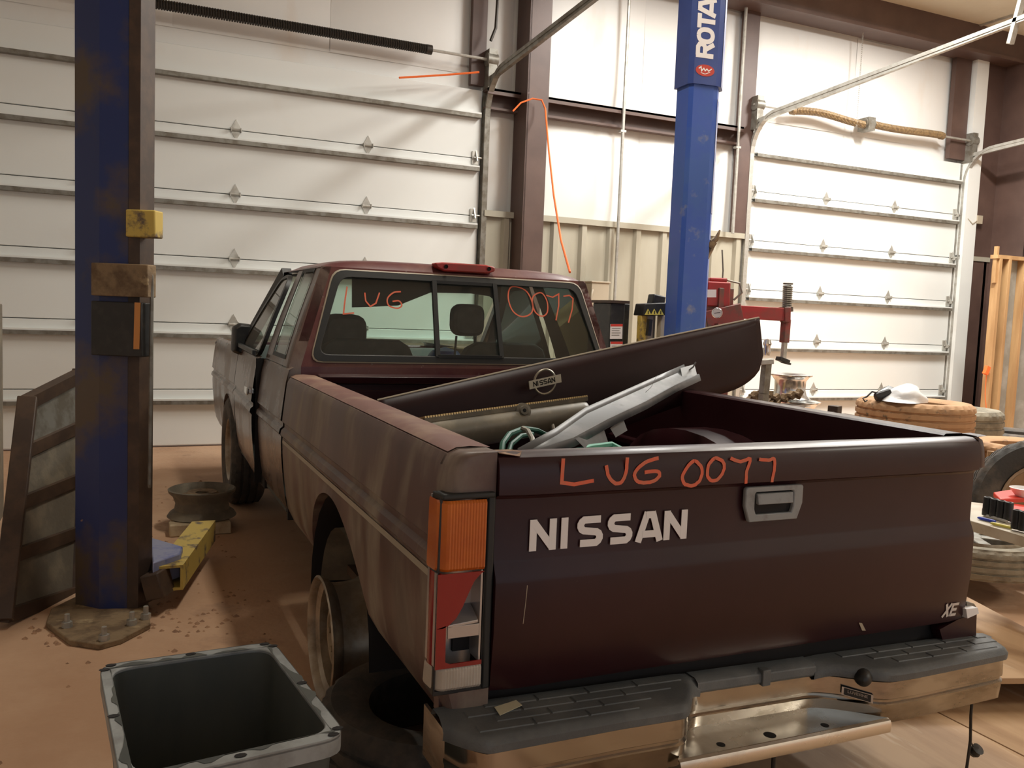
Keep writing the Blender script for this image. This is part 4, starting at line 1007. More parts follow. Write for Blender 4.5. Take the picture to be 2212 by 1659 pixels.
# right post: chamfered folded column
rc = Vector((1.985, 3.17, 0)); dirv = Vector((rc.x-CAM.x, rc.y-CAM.y, 0)).normalized()
t = lift_post(1.85, 2.12, 3.05, 3.3, 4, MT['blue'], MT['bluel'], 'lift_post', 'bright blue vehicle lift post standing behind the truck bed on the right')
def sec(k=.92, o=0): return [(rc.x+x*k, rc.y+y*k) for x, y in ((-.125, -.055), (-.105, -.085), (.045, -.105), (.085, -.10), (.155, -.02), (.155, .10), (-.115, .10))]
pts = sec()
MB().prism([(x, y, .02) for x, y in pts], (0, 0, 3.26)).build('column', MT['blue'], t, smooth=False)
e1, e2 = Vector(pts[3]), Vector(pts[4]); off = Vector(((e2-e1).y, -(e2-e1).x)).normalized()*.002
MB().prism([(e1.x+off.x, e1.y+off.y, 1.9), (e2.x+off.x, e2.y+off.y, 1.9), (e2.x+off.x, e2.y+off.y, 2.62), (e1.x+off.x, e1.y+off.y, 2.62)], (off.x*.5, off.y*.5, 0)).build('scuffed_face', MT['bluel'], t, smooth=False)
pts2 = sec(1.05)
zj = P(1500, 205, d=5.75).z
sl = MB().prism([(x, y, zj) for x, y in pts2], (0, 0, 4.6-zj)).build('upper_sleeve', MT['blued'], t, smooth=False)
e1, e2 = Vector(pts2[3]), Vector(pts2[4]); off = Vector(((e2-e1).y, -(e2-e1).x)).normalized()*.002
MB().prism([(e1.x+off.x, e1.y+off.y, zj), (e2.x+off.x, e2.y+off.y, zj), (e2.x+off.x, e2.y+off.y, 4.6), (e1.x+off.x, e1.y+off.y, 4.6)], (off.x*.5, off.y*.5, 0)).build('side_plate', MT['bluel'], sl, smooth=False)
f1 = Vector((pts2[1][0], pts2[1][1], 0)); f2 = Vector((pts2[2][0], pts2[2][1], 0)); fx = (f2-f1).normalized(); fn_ = Vector((fx.y, -fx.x, 0))*1
fw = (f2-f1).length
def FP(a, b, h): return f1+fx*(fw*.84-b)+fn_*(.001+h)+Vector((0, 0, zj+.30*0+a))
word('ROTARY', {'R': .70, 'O': .72, 'T': .66, 'A': .80, 'Y': .7}, .235, lambda a, b, h: FP(.175+a*.122, b*.122+.005, h), .001, MT['whitep'], sl, 'decal_letter')
# note: the letters run upwards, reading from below
cx_, cz_ = fw*.48, .085
MB().prism([f1+fx*(cx_+.066*math.cos(2*PI*k/24))+fn_*.0012+Vector((0, 0, zj+cz_+.036*math.sin(2*PI*k/24))) for k in range(24)], fn_*.001).build('oval_logo', mat('logo_red', (.55, .05, .03), .4), sl, smooth=False)
MB().stroke([(-.045, .008), (-.03, .02), (-.025, -.005), (-.01, .012), (.0, -.002), (.012, .01), (.025, -.002), (.045, .014)], .007, lambda a, b, h: f1+fx*(cx_+a)+fn_*(.0025+h)+Vector((0, 0, zj+cz_+b)), .0006).stroke([(-.03, -.016), (.0, -.022), (.035, -.008)], .004, lambda a, b, h: f1+fx*(cx_+a)+fn_*(.0025+h)+Vector((0, 0, zj+cz_+b)), .0006).build('logo_script', MT['whitep'], sl, smooth=False)
# release lever and knob on the side face
lv = P(1532, 530, d=5.70)
MB().box(lv, (.05, .06, .07), Rz(.6) @ Rx(.5)).tube([lv, lv+Vector((.03, -.03, .04)), lv+Vector((.055, -.03, .10))], [.022, .016, .006], 8).tube([lv+Vector((0, -.02, -.02)), lv+Vector((-.04, -.04, -.09))], [.02, .012], 8).tube([lv+Vector((-.02, -.045, 0)), lv+Vector((-.03, -.065, 0))], .022, 10).build('lock_lever', MT['mud'], t)
kb = P(1516, 588, d=5.66); MB().lathe([(0, .03), (.02, .026), (.024, .01), (.015, 0)], 14, T(*kb) @ Rx(PI/2)).build('knob', MT['black'], t)
kb = P(1519, 480, d=5.68); MB().box(kb, (.012, .012, .05)).build('slot', MT['gap'], t)
MB().bb(rc.x-.25, rc.x+.25, rc.y-.22, rc.y+.22, 0, .02).build('base_plate', MT['mud'], t)

# left post, muddy; its blue is darkened to paint in dimness
lc = P(225, 1330, z=0); t = thing('lift_post', 'muddy blue vehicle lift post left of the pickup, coloured dim as if shaded', 'lift post', (lc.x, lc.y, 0))
bx0 = P(163, 1300, z=.03); bx1 = P(280, 1310, z=.03)
dx = Vector((bx1.x-bx0.x, bx1.y-bx0.y, 0)); wdt = dx.length; dx.normalize(); dy = Vector((-dx.y, dx.x, 0))
# base plate polygon
bpz = [P(u, v, z=.012) for u, v in ((100, 1350), (150, 1388), (215, 1398), (262, 1385), (325, 1352), (320, 1300), (170, 1290), (110, 1320))]
MB().prism([(p.x, p.y, 0) for p in bpz], (0, 0, .022)).build('base_plate', MT['mud'], t, bevel=.004)
o0 = Vector((bx0.x, bx0.y, 0))
def LP(a, b, z): return o0+dx*a+dy*b+Vector((0, 0, z))
wdt *= .95; LPO = [(0, .0), (wdt*.55, -.03), (wdt, .0), (wdt, .10), (0, .10)]
MB().prism([LP(a_, b_, .022) for a_, b_ in LPO], (0, 0, 4.4)).build('column', MT['bluedim_mud'], t, smooth=False)
MB().prism([LP(wdt+.002, -.002, .022), LP(wdt+.040, .01, .022), LP(wdt+.045, .10, .022), LP(wdt+.002, .12, .022)], (0, 0, 4.3)).build('carriage_rail', MT['rustd'], t, smooth=False)
cz0 = P(250, 640, d=3.4).z
MB().prism([LP(wdt*.45, -.05, cz0), LP(wdt+.10, -.04, cz0), LP(wdt+.10, .02, cz0), LP(wdt*.45, .0, cz0)], (0, 0, .12)).build('carriage_bracket', MT['mud'], t, bevel=.004)
MB().prism([LP(wdt*.45, -.05, cz0-.22), LP(wdt+.08, -.045, cz0-.22), LP(wdt+.08, .02, cz0-.22), LP(wdt*.45, .0, cz0-.22)], (0, 0, .20)).build('rubber_cover', MT['black'], t, bevel=.004)
MB().bb(0, 0, 0, 0, 0, 0).build('bolt', MT['galv'], t) if False else None
MB().beam(LP(wdt+.07, -.055, cz0-.02), LP(wdt+.066, -.055, cz0-.19), .02, .012, up=(0, 1, 0)).build('orange_strap', mat('orange_strap', (.55, .22, .05), .6), t)
MB().prism([LP(wdt+.0, -.02, cz0+.22), LP(wdt+.11, -.01, cz0+.22), LP(wdt+.11, .05, cz0+.22), LP(wdt+.0, .05, cz0+.22)], (0, 0, .10)).build('lock_housing', MT['yellow'], t, bevel=.005)
MB().tube([LP(wdt+.09, -.0, cz0+.12), LP(wdt+.10, -.01, cz0+.03), LP(wdt+.095, -.01, cz0-.7), LP(wdt+.09, 0, .5)], .007, 6).build('cable', MT['galvd'], t)
for u, v in ((225, 1378), (285, 1345), (315, 1332), (145, 1350)):
    p = P(u, v, z=.03); MB().tube([(p.x, p.y, .02), (p.x, p.y, .07)], .009, 8).lathe([(0, .02), (.018, .02), (.018, 0), (0, 0)], 6, T(p.x, p.y, .022)).build('anchor_bolt', MT['galv'], t)
# swing arm with yellow inner stage
a0 = LP(wdt+.05, .07, .12)
q = [P(330, 1215, z=.20), P(390, 1195, z=.20), P(395, 1180, z=.20), P(325, 1160, z=.20)]
ar = MB().prism([Vector((p.x, p.y, .10)) for p in q], (0, 0, .10)).build('arm_bracket', MT['bluel'], t, bevel=.006)
MB().beam(LP(wdt+.06, .05, .10), (q[0].x+.05, q[0].y, .12), .10, .10).build('arm_root', MT['rustd'], t, bevel=.006)
s_ = Vector((q[1].x-.05, q[1].y+.02, .13)); e_ = P(425, 1165, z=.12)
ee = s_+(e_-s_)*1.25
MB().ring([s_+Vector((-.05, -.10, -.055)), s_+Vector((.055, -.10, -.055)), s_+Vector((.055, -.10, .045)), s_+Vector((-.05, -.10, .045))], [s_+Vector((-.04, -.10, -.045)), s_+Vector((.045, -.10, -.045)), s_+Vector((.045, -.10, .035)), s_+Vector((-.04, -.10, .035))], (ee.x-s_.x, ee.y-s_.y+.1, 0)).build('arm_beam', MT['yellow'], t, smooth=False)
# dark leaning ramp to the left of the post
rt_ = thing('leaning_ramp', 'dark steel ramp with sheet metal plates leaning left of the blue post', 'ramp', (-1.9, 2.2, 0))
def LQ(u, v, y): return P(u, v, y=y)
b1, b2 = LQ(5, 1370, 1.93), LQ(158, 1290, 2.30); t1, t2 = LQ(60, 860, 2.35), LQ(175, 800, 2.75)
b1.z = max(b1.z, .03); 
for a_, b_ in ((b1, t1), (b2, t2)): MB().beam(a_, b_, .05, .07, up=(1, 0, 0)).build('side_rail', MT['rustd'], rt_, bevel=.004)
for k, f_ in enumerate((.02, .27, .50, .74, .98)):
    MB().beam(b1.lerp(t1, f_), b2.lerp(t2, f_), .05, .05).build('cross_bar', MT['rustd'], rt_)
for k, (f0, f1_) in enumerate(((.04, .25), (.29, .48), (.52, .72), (.76, .97))):
    q = [b1.lerp(t1, f0), b2.lerp(t2, f0), b2.lerp(t2, f1_), b1.lerp(t1, f1_)]; n_ = (q[1]-q[0]).cross(q[3]-q[0]).normalized()
    MB().prism(q, n_*.01).build('plate', MT['drum'] if k < 3 else MT['galvd'], rt_, smooth=False)
q = [LQ(60, 790, 2.9), LQ(170, 770, 2.9), LQ(168, 905, 2.9), LQ(112, 925, 2.9), LQ(60, 900, 2.9)]
cb = thing('tool_cabinet', 'grey-brown metal cabinet in the dark behind the leaning ramp', 'cabinet', (-2.35, 3.4, 0))
MB().bb(-2.75, -1.96, 3.1, 3.6, .04, 1.15).build('body', MT['drum'], cb, bevel=.006)
for k in range(4): 
    dz = .08+k*.265; dw = MB().bb(-2.72, -1.99, 3.08, 3.1, dz, dz+.25).build('drawer', MT['rustd'], cb, bevel=.004)
    MB().tube([(-2.55, 3.06, dz+.2), (-2.16, 3.06, dz+.2)], .008, 8).build('drawer_pull', MT['galv'], dw)
for x in (-2.7, -2.01):
    for y in (3.14, 3.56): MB().tube([(x-.012, y, .04), (x+.012, y, .04)], .04, 14).build('caster', MT['black'], cb)

# ================================================================ rim on a block, left of the front wheel; tyre below the rear
r1 = P(440, 1100, z=.12)
rr = thing('steel_rim', 'dusty old steel rim lying flat on blocks by the front tyre', 'wheel rim', (r1.x, r1.y+.1, 0))
def flat_rim(root, R_, wd, z0, mt, mtd):
    M_ = T(0, 0, z0)
    pr = [(R_, wd), (R_-.008, wd+.004), (R_-.016, wd-.006), (R_-.03, wd-.03), (R_-.045, wd*.5), (R_-.03, .03), (R_-.015, .006), (R_, 0), (R_+.004, .003), (R_-.008, .022), (R_-.032, .04), (R_-.038, wd*.5), (R_-.024, wd-.035), (R_-.004, wd-.016)]
    rim = MB().lathe(pr, 48, M_, closed=True).build('rim', mt, root, local=True)
    m = MB().lathe([(.035, wd-.02), (.075, wd-.015), (.09, wd-.03), (R_-.045, wd-.04), (R_-.045, wd-.046), (.09, wd-.036), (.035, wd-.028)], 32, M_, closed=True)
    m.build('disc', mtd, root, local=True); return rim
flat_rim(rr, .172, .145, .065, MT['drum'], MT['mud'])
for yy, s_ in ((-.13, .0), (.12, .02)): MB().box((s_-.02, yy, .032), (.30, .10, .062)).build('block', MT['blockm'], rr, local=True, bevel=.006)
c = P(790, 1560, z=.1)
ut = MB(); tt = tyre_mesh(T(-.62, .50, .105), .19, .315, .20)
tag(tt.build('spare_tyre', MT['tyre']), 'dark tyre lying flat under the rear corner of the pickup', 'tyre')
tag(MB().box((-.62, .50, .245), (.22, .22, .07)).build('wood_block', MT['mud'], bevel=.005), 'muddy wood block on the tyre under the rear corner', 'block') if False else None

# ================================================================ black tub in front
RZ = .42
c4 = [P(213, 1437, z=RZ), P(590, 1385, z=RZ), P(752, 1588, z=RZ), P(262, 1700, z=RZ)]
tb = thing('plastic_tub', 'open black plastic tub with a scuffed grey rim in the foreground', 'tub', ((c4[0].x+c4[2].x)/2, (c4[0].y+c4[2].y)/2, 0))
cen = sum(c4, Vector())/4
def rp4(k, z, r=.05, n=5):
    pts = [Vector(((p.x-cen.x)*k[0]+cen.x, (p.y-cen.y)*k[1]+cen.y)) for p in c4]
    return [Vector((p.x, p.y, z)) for p in rnd(pts, r, n)]
rows = [rp4((.78, .78), .02), rp4((.80, .80), .012), rp4((.94, .94), RZ-.03), rp4((.94, .94), RZ-.009)]
inner = [rp4((.887, .887), RZ-.009), rp4((.775, .775), .035, .04), ]
m = MB().grid(rows, closed=True).grid(inner, closed=True)
nb = len(rows[0]); m.add(rows[1], [tuple(range(nb))]); m.add([v+Vector((0, 0, .0)) for v in inner[1]], [tuple(range(nb))])
m.build('body', MT['bin'], tb)
ro = rp4((1, 1), RZ); ri_ = rp4((.885, .885), RZ)
m = MB().ring(ro, ri_, (0, 0, -.010)); m.grid([[p for p in ro], [p+Vector((0, 0, -.035)) for p in rp4((1.0, 1.0), RZ)]], closed=True)
m.build('rim', MT['binrim'], tb, bevel=.003)
# ragged dark worn edge inside rim (irregular scuff boundary) and bolt slots
for i in range(4):
    a_, b_ = c4[i], c4[(i+1) % 4]
    for f_ in (.04, .5, .96):
        p = a_.lerp(b_, f_); p = cen+(p-cen)*.952; p.z = RZ+.0012
        MB().prism([p+Vector((.011*math.cos(2*PI*k/8), .007*math.sin(2*PI*k/8), 0)) for k in range(8)], (0, 0, .0008)).build('slot', MT['gap'], tb, smooth=False)
for i in range(4):
    a_, b_ = ri_[0], ri_[0]
mm = MB(); nseg = 120; outl = []
cc4 = [cen+(p-cen)*.883 for p in c4]
for i in range(4):
    a_, b_ = cc4[i], cc4[(i+1) % 4]
    for k in range(30):
        f_ = k/30; p = a_.lerp(b_, f_); w_ = .002+.030*max(0, noise.noise(Vector((i*7+f_*9, 2.3, 0)))+.2)
        dirc = (p-cen); dirc.z = 0; dirc.normalize(); outl.append((p+dirc*.001, p+dirc*w_))
mm.grid([[Vector((a.x, a.y, RZ+.0010)) for a, b in outl], [Vector((b.x, b.y, RZ+.0010)) for a, b in outl]], closed=True).build('worn_edge', MT['bin'], tb)

# ================================================================ right side clutter
def flat_tyre(name, c, ro, wd, mt, lab, grp=None, ri=.2, tilt=0):
    o = tyre_mesh(T(0, 0, wd/2), ri, ro, wd).build(name, mt, None, local=True); o.location = c; o.rotation_euler = (tilt, 0, random.uniform(0, 6))
    return tag(o, lab, 'tyre', grp)
ct = P(1980, 890, d=5.25); hh = .195
for k in range(4):
    flat_tyre('tyre', (ct.x+.015*(k % 2), ct.y+.01*k, k*hh), .335, .192, [MT['tyregrey'], MT['tyrebrown'], MT['tyregrey'], MT['tyrebrown']][k], ['bottom tyre of the tall stack nearest the truck bed', 'second tyre up in the tall stack nearest the truck bed', 'third tyre up in the tall stack nearest the truck bed', 'clay brown tyre on top of the tall stack, under the white bag'][k], 'stacked tyres beside the truck')
ct2 = P(2052, 893, d=6.0)
for k in range(3):
    flat_tyre('tyre', (ct2.x+(.05 if k == 1 else 0), ct2.y-(.03 if k == 1 else 0), k*.228), .335, .225, MT['tyregrey'], ['bottom grey tyre of the stack behind the clay brown tyre', 'middle grey tyre of the stack behind the clay brown tyre', 'grey tyre on top of the second stack, behind the clay brown tyre'][k], 'stacked tyres beside the truck')
c = P(2215, 950, d=5.28)
for k in range(3):
    flat_tyre('tyre', (c.x+.02, c.y, k*.183), .335, .18, MT['tyrebrown'], ['lowest clay covered tyre of the stack at the right edge', 'middle clay covered tyre of the stack at the right edge', 'clay covered tyre on top at the right edge, over the upright tyre'][k], 'stacked tyres beside the truck')
c = P(2200, 915, d=6.75)
for k in range(2): flat_tyre('tyre', (c.x+.1, c.y+.05, .22*k), .34, .217, MT['tyre'], ['lower black tyre before the wood stud frame', 'upper black tyre before the wood stud frame'][k], 'black tyres by the stud frame')
# alloy face inside the top grey tyre
# leaning tyre
c = P(2252, 1095, d=4.3)
o = tyre_mesh(Matrix.Identity(4), .205, .335, .22).build('tyre', MT['tyre'], None, local=True)
o.rotation_euler = (math.radians(80), 0, math.radians(-42)); o.location = (c.x, c.y, max(c.z, .345)); tag(o, 'black tyre standing upright behind the tool bench', 'tyre')
MB().lathe([(.212, -.09), (.200, -.08), (.188, -.03), (.188, .05), (.200, .09), (.212, .10)], 40).build('bead_ring', MT['rim'], o, local=True)
pb = MB().box((c.x+.20, c.y+.19, .30), (.46, .02, .56), Rz(math.radians(-42))).build('plywood_offcut', MT['ply'], smooth=False); tag(pb, 'plywood offcut seen through the upright black tyre', 'board')
# white bag + black glove thing on the brown tyre
bc = P(1952, 872, d=5.12); bc.z = 4*hh
rows = []
for i in range(10):
    f_ = i/9; row = []
    for k in range(20):
        a = 2*PI*k/20; r_ = (.105*(1-f_)**.6+.015)*(1+.28*noise.noise(Vector((math.cos(a)*1.3, math.sin(a)*1.3, f_*2.5+4))))
        row.append((bc.x+r_*math.cos(a)*1.1+.03*f_, bc.y+r_*math.sin(a), bc.z+.0+.105*f_+.012*noise.noise(Vector((k, i, 2)))))
    rows.append(row)
m = MB().grid(rows, closed=True); m.f.append(tuple(range(180, 200)))
tag(m.build('plastic_bag', MT['bag'], angle=70), 'crumpled white plastic bag on top of the clay brown tyre', 'bag')
gc = P(1895, 880, d=5.15); gc.z = 4*hh+.02
m = MB().tube([gc, gc+Vector((.10, .02, .02)), gc+Vector((.2, .0, .0))], [.03, .045, .03], 8).tube([gc+Vector((-.02, 0, .0)), gc+Vector((.06, -.03, .03))], .022, 7)
m.tube([gc+Vector((-.0, 0, .02)), gc+Vector((-.05, 0, .03)), gc+Vector((-.09, 0, .0)), gc+Vector((-.11, .01, -.01)), gc+Vector((-.10, 0, -.03)), gc+Vector((-.085, 0, -.02))], .005, 6)
tag(m.build('black_harness', MT['black']), 'black wiring harness with a curled lead beside the white bag', 'harness')
# alloy rims by the right door
c = P(1712, 830, d=6.6)
base_z = 0
for k, (u, v, dd) in enumerate(((1722, 900, 6.6), (1724, 850, 6.6), (1708, 812, 6.6))):
    p = P(u, v, d=dd); r_ = thing('alloy_rim', ['lowest alloy rim of the stack before the right overhead door', 'middle alloy rim of the stack before the right overhead door', 'bright alloy rim on top of the stack before the right overhead door'][k], 'wheel rim', (p.x, p.y, [.24, .44, .64][k]+0), 'stacked alloy rims')
    R_ = .155 if k < 2 else .145; wd = .19
    pr = [(R_, 0), (R_+.01, .006), (R_, .014), (R_-.02, .03), (R_-.032, .07), (R_-.03, wd-.05), (R_-.008, wd-.02), (R_+.012, wd-.012), (R_+.014, wd-.003), (R_, wd), (R_-.02, wd-.01), (R_-.04, wd-.06), (R_-.05, .05), (R_-.02, .012)]
    MB().lathe(pr, 44, None, closed=True).build('barrel', MT['alloy'], r_, local=True)
    m = MB().lathe([(0, wd-.04), (.05, wd-.035), (.055, wd-.05), (0, wd-.06)], 24)
    for q in range(8):
        a = 2*PI*q/8; m.beam((.04*math.cos(a), .04*math.sin(a), wd-.045), ((R_-.03)*math.cos(a), (R_-.03)*math.sin(a), wd-.035), .022, .016)
    m.build('spokes', MT['galvd'], r_, local=True)
p = P(1715, 900, d=6.6)
tag(MB().bb(p.x-.3, p.x+.35, p.y-.25, p.y+.25, .0, .24).build('metal_cart', MT['galvd'], bevel=.01), 'low grey cart carrying the alloy rims and clutter', 'cart')
# clutter of clamps left of the rims
for k in range(7):
    u = 1625+k*16; v = 858-6*math.sin(k*1.3); p = P(u, v, d=6.3); a = random.uniform(0, 3)
    m = MB().beam(p+Vector((-.06*math.cos(a), 0, -.03)), p+Vector((.06*math.cos(a), .03, .035*math.sin(a*3))), .03, .022).box(p+Vector((.02, 0, .01)), (.05, .04, .04), Ry(a)).tube([p+Vector((0, -.03, 0)), p+Vector((0, .03, .01))], .014, 8)
    tag(m.build('bead_clamp', MT['mud']), 'rusty clamp in the heap left of the alloy rims', 'clamp', 'rusty clamps left of the alloy rims')
p = P(1660, 900, d=6.3); tag(MB().bb(p.x-.17, p.x+.20, p.y-.15, p.y+.05, 0, P(1660, 872, d=6.3).z).build('parts_bin', MT['rustd'], bevel=.01), 'dark bin holding the heap of rusty clamps', 'bin')
c = P(1803, 888, d=5.9); tag(MB().box((c.x, c.y, c.z), (.075, .07, .075), Rz(.4)).bb(c.x-.04, c.x+.03, c.y-.03, c.y+.03, c.z-.035, c.z).bb(c.x-.2, c.x+.2, c.y-.1, c.y+.1, 0, c.z-.03).build('jack_block', MT['rustd'], bevel=.004), 'small dark block on a stand right of the alloy rims', 'block')

# tyre changer (red) behind the lift post
tc = thing('tyre_changer', 'red tyre changer machine with a pressure gauge behind the blue lift post', 'machine', (2.9, 3.9, 0))
D_ = 6.35
def TP(u, v, d_=D_): return P(u, v, d=d_)
p = TP(1565, 700); MB().bb(p.x-.06, p.x+.07, p.y, p.y+.16, .1, TP(1560, 640).z+.06).build('mast', MT['redd'], tc, bevel=.006)
p = TP(1558, 636); MB().box(p+Vector((0, .06, 0)), (.17, .16, .18), Rz(-.42)).box(p+Vector((0, .06, .105)), (.13, .12, .03), Rz(-.42)).build('motor_head', MT['redp'], tc, bevel=.01)
MB().tube([TP(1555, 617)+Vector((0, .05, 0)), TP(1570, 605), TP(1598, 612), TP(1603, 632), TP(1585, 648)], .008, 7).tube([TP(1560, 612), TP(1562, 585), TP(1560, 540)], .006, 6).build('air_hose', MT['galvd'], tc)
MB().beam(TP(1522, 692), TP(1600, 674), .10, .13).build('control_box', MT['redd'], tc, bevel=.006)
MB().beam(TP(1596, 674), TP(1702, 680), .09, .095).build('swing_arm', MT['redp'], tc, bevel=.005)
MB().beam(TP(1690, 680), TP(1703, 680), .12, .11).build('arm_end', MT['redd'], tc, bevel=.005)
q = TP(1549, 676, D_-.14); Mg = T(*q) @ Rz(-YAW-.2) @ Rx(PI/2)
MB().lathe([(0, 0), (.036, 0), (.038, .006), (.034, .012)], 24, Mg).build('gauge_rim', MT['alloy'], tc)
g_ = MB().lathe([(0, .008), (.033, .008)], 24, Mg).build('gauge_face', MT['gauge'], tc)
MB().stroke([(-.02, -.003), (.022, .004)], .004, lambda a_, b_, h: Mg @ Vector((a_, b_, .0095+h)), .0005).build('gauge_needle', MT['gap'], tc)
MB().beam(TP(1527, 634, D_-.1), TP(1547, 634, D_-.1), .01, .055).build('label_plate', MT['whitep'], tc)
# vertical spring column + hexagonal bar
a_, b_ = TP(1702, 617), TP(1699, 672); pp = []
for k in range(13*8+1):
    f_ = k/(13*8); an = 2*PI*13*f_; c = a_.lerp(b_, f_); pp.append(c+Vector((.030*math.cos(an), .030*math.sin(an), 0)))
MB().tube(pp, .007, 5).tube([a_, b_], .017, 8).tube([a_+Vector((0, 0, .008)), a_+Vector((0, 0, .02))], .036, 12).build('return_spring', MT['galvd'], tc)
MB().tube([TP(1697, 673), TP(1697, 664)], .055, 12).build('spring_seat', MT['rustd'], tc)
MB().beam(TP(1698, 690), TP(1694, 740), .05, .055).build('bar_sleeve', MT['redd'], tc, bevel=.004)
MB().beam(TP(1695, 735), TP(1692, 775), .03, .03).build('hex_bar', MT['galv'], tc)
p = TP(1691, 778); MB().box(p, (.09, .06, .03), Ry(.3)).box(p+Vector((.03, 0, -.02)), (.08, .03, .015), Ry(.2)).build('mount_head', MT['black'], tc, bevel=.004)
# base
pb_ = TP(1600, 840); MB().bb(pb_.x-.3, pb_.x-.02, pb_.y+.12, pb_.y+.55, 0, .58).build('base', MT['redd'], tc, bevel=.01)
MB().beam(TP(1560, 700), TP(1560, 760), .16, .12).build('lower_mast', MT['redd'], tc)
for u, v, h_ in ((1537, 845, .14),):
    p = TP(u, v, 6.0); MB().lathe([(0, 0), (.06, 0), (.062, .01), (.062, h_), (.05, h_+.025), (.02, h_+.04), (0, h_+.04)], 20, T(p.x, p.y, p.z-.1)).build('red_cylinder', MT['redp'], tc)
    MB().lathe([(.063, h_-.01), (.063, h_+.0)], 20, T(p.x, p.y, p.z-.05)).build('cylinder_band', MT['whitep'], tc)
# balancer pole next to the hood end
bp_ = thing('wheel_balancer', 'grey steel stand with a chrome head behind the right end of the loose hood', 'stand', (3.0, 3.8, 0))
MB().beam(P(1656, 785, d=6.0), P(1650, 850, d=6.0), .05, .05).build('stand_leg', MT['galvd'], bp_)
p = P(1650, 850, d=6.0); MB().bb(p.x-.025, p.x+.025, p.y-.025, p.y+.025, 0, p.z).build('lower_leg', MT['galvd'], bp_)
MB().beam(P(1630, 783, d=6.0), P(1668, 780, d=6.0), .09, .035).build('top_plate', MT['galv'], bp_, bevel=.004)
p = P(1657, 752, d=6.0); MB().lathe([(0, -.05), (.02, -.05), (.028, -.02), (.022, .01), (.03, .03), (.02, .06), (0, .065)], 16, T(*p)).build('chrome_head', MT['alloy'], bp_)
MB().bb(p.x-.12, p.x+.12, p.y-.12, p.y+.12, 0, .04).build('foot_plate', MT['galvd'], bp_)

# black machine with warning labels
bk = thing('balancing_machine', 'black shop machine with white and red warning labels left of the blue post', 'machine', (1.6, 3.9, 0))
D2_ = 6.0
def BP(u, v, d_=D2_): return P(u, v, d=d_)
p = BP(1335, 700); x0_ = BP(1313, 700).x; x1_ = BP(1352, 700).x
MB().bb(x0_, x1_, p.y, p.y+.25, 0, BP(1330, 655).z).build('cabinet', MT['black'], bk, bevel=.006)
MB().bb(x0_-.01, x1_+.03, p.y-.01, p.y+.26, BP(1330, 655).z, BP(1330, 649).z).build('lid', MT['rustd'], bk)
MB().bb(BP(1352, 700).x, BP(1376, 700).x, p.y+.05, p.y+.25, 0, BP(1365, 656).z).build('side_box', MT['black'], bk, bevel=.006)
for k, (v0, v1) in enumerate(((700, 732), (738, 770))):
    q = [BP(1319, v0, 5.96), BP(1345, v0, 5.96), BP(1344, v1, 5.96), BP(1318, v1, 5.96)]
    o = MB().prism(q, (0, .004, 0)).build('warning_label', MT['whitep'], bk, smooth=False)
    MB().prism([q[0]+Vector((0, -.001, 0)), q[1]+Vector((0, -.001, 0)), q[1].lerp(q[2], .16)+Vector((0, -.001, 0)), q[0].lerp(q[3], .16)+Vector((0, -.001, 0))], (0, .0005, 0)).build('red_heading', MT['redb'], o, smooth=False)
    m = MB()
    for r in range(4):
        a_ = q[0].lerp(q[3], .3+r*.15); b_ = q[1].lerp(q[2], .3+r*.15); m.beam(a_.lerp(b_, .1)+Vector((0, -.001, 0)), a_.lerp(b_, .85 - .1*(r % 2))+Vector((0, -.001, 0)), .0005, .004)
    m.build('print_lines', MT['galvd'], o, smooth=False)
yl_ = thing('yellow_press', 'yellow and black shop press with three triangle warnings beside the blue post', 'machine', (2.0, 4.1, 0))
D3 = 5.9
q = [P(u, v, d=D3) for u, v in ((1393, 656), (1440, 654), (1440, 682), (1388, 682))]
MB().prism(q, (0, .12, 0)).build('crown', MT['black'], yl_, bevel=.006)
for k in range(3):
    u = 1400+k*13.5; q = [P(u, 667, d=D3-.01), P(u+7, 680, d=D3-.01), P(u-7, 680, d=D3-.01)]
    o = MB().prism(q, (0, .003, 0)).build('warning_triangle', MT['yelp'], yl_, smooth=False)
    cq = (q[0]+q[1]+q[2])/3; MB().bb(cq.x-.003, cq.x+.003, cq.y-.003, cq.y-.001, cq.z-.009, cq.z+.014).build('exclamation', MT['gap'], o, smooth=False)
for u, mt_ in ((1387, MT['yellow']), (1402, MT['tan']), (1430, MT['tan'])):
    MB().beam(P(u, 682, d=D3+.05), P(u-3, 745, d=D3+.05), .045, .05).build('upright', mt_, yl_, bevel=.004)
MB().beam(P(1404, 690, d=D3), P(1400, 725, d=D3), .025, .03).build('ram', MT['black'], yl_)
p = P(1405, 745, d=D3); MB().bb(p.x-.06, p.x+.10, p.y-.03, p.y+.16, 0, p.z).build('frame_base', MT['yellow'], yl_, bevel=.006)
c = P(1428, 650, d=5.95); tag(MB().box((c.x, c.y+.06, c.z), (.10, .08, .08), Ry(.15)).bb(c.x-.02, c.x+.02, c.y+.08, c.y+.12, 0, c.z).build('black_box', MT['black'], bevel=.01), 'small black box on a post just left of the blue lift post', 'box')
c = P(1293, 660, y=WY-.25); tag(MB().bb(c.x-.10, c.x+.09, WY-.28, WY-.1, .0, P(1293, 612, y=WY-.2).z).bb(c.x-.11, c.x+.10, WY-.29, WY-.1, P(1293, 612, y=WY-.2).z, P(1293, 608, y=WY-.2).z).tube([(c.x-.1, WY-.3, c.z+.15), (c.x-.12, WY-.32, c.z+.1), (c.x-.12, WY-.32, c.z-.02)], .012, 6).build('tan_locker', MT['tan'], bevel=.006), 'narrow tan metal locker against the ribbed wall behind the cab', 'locker')
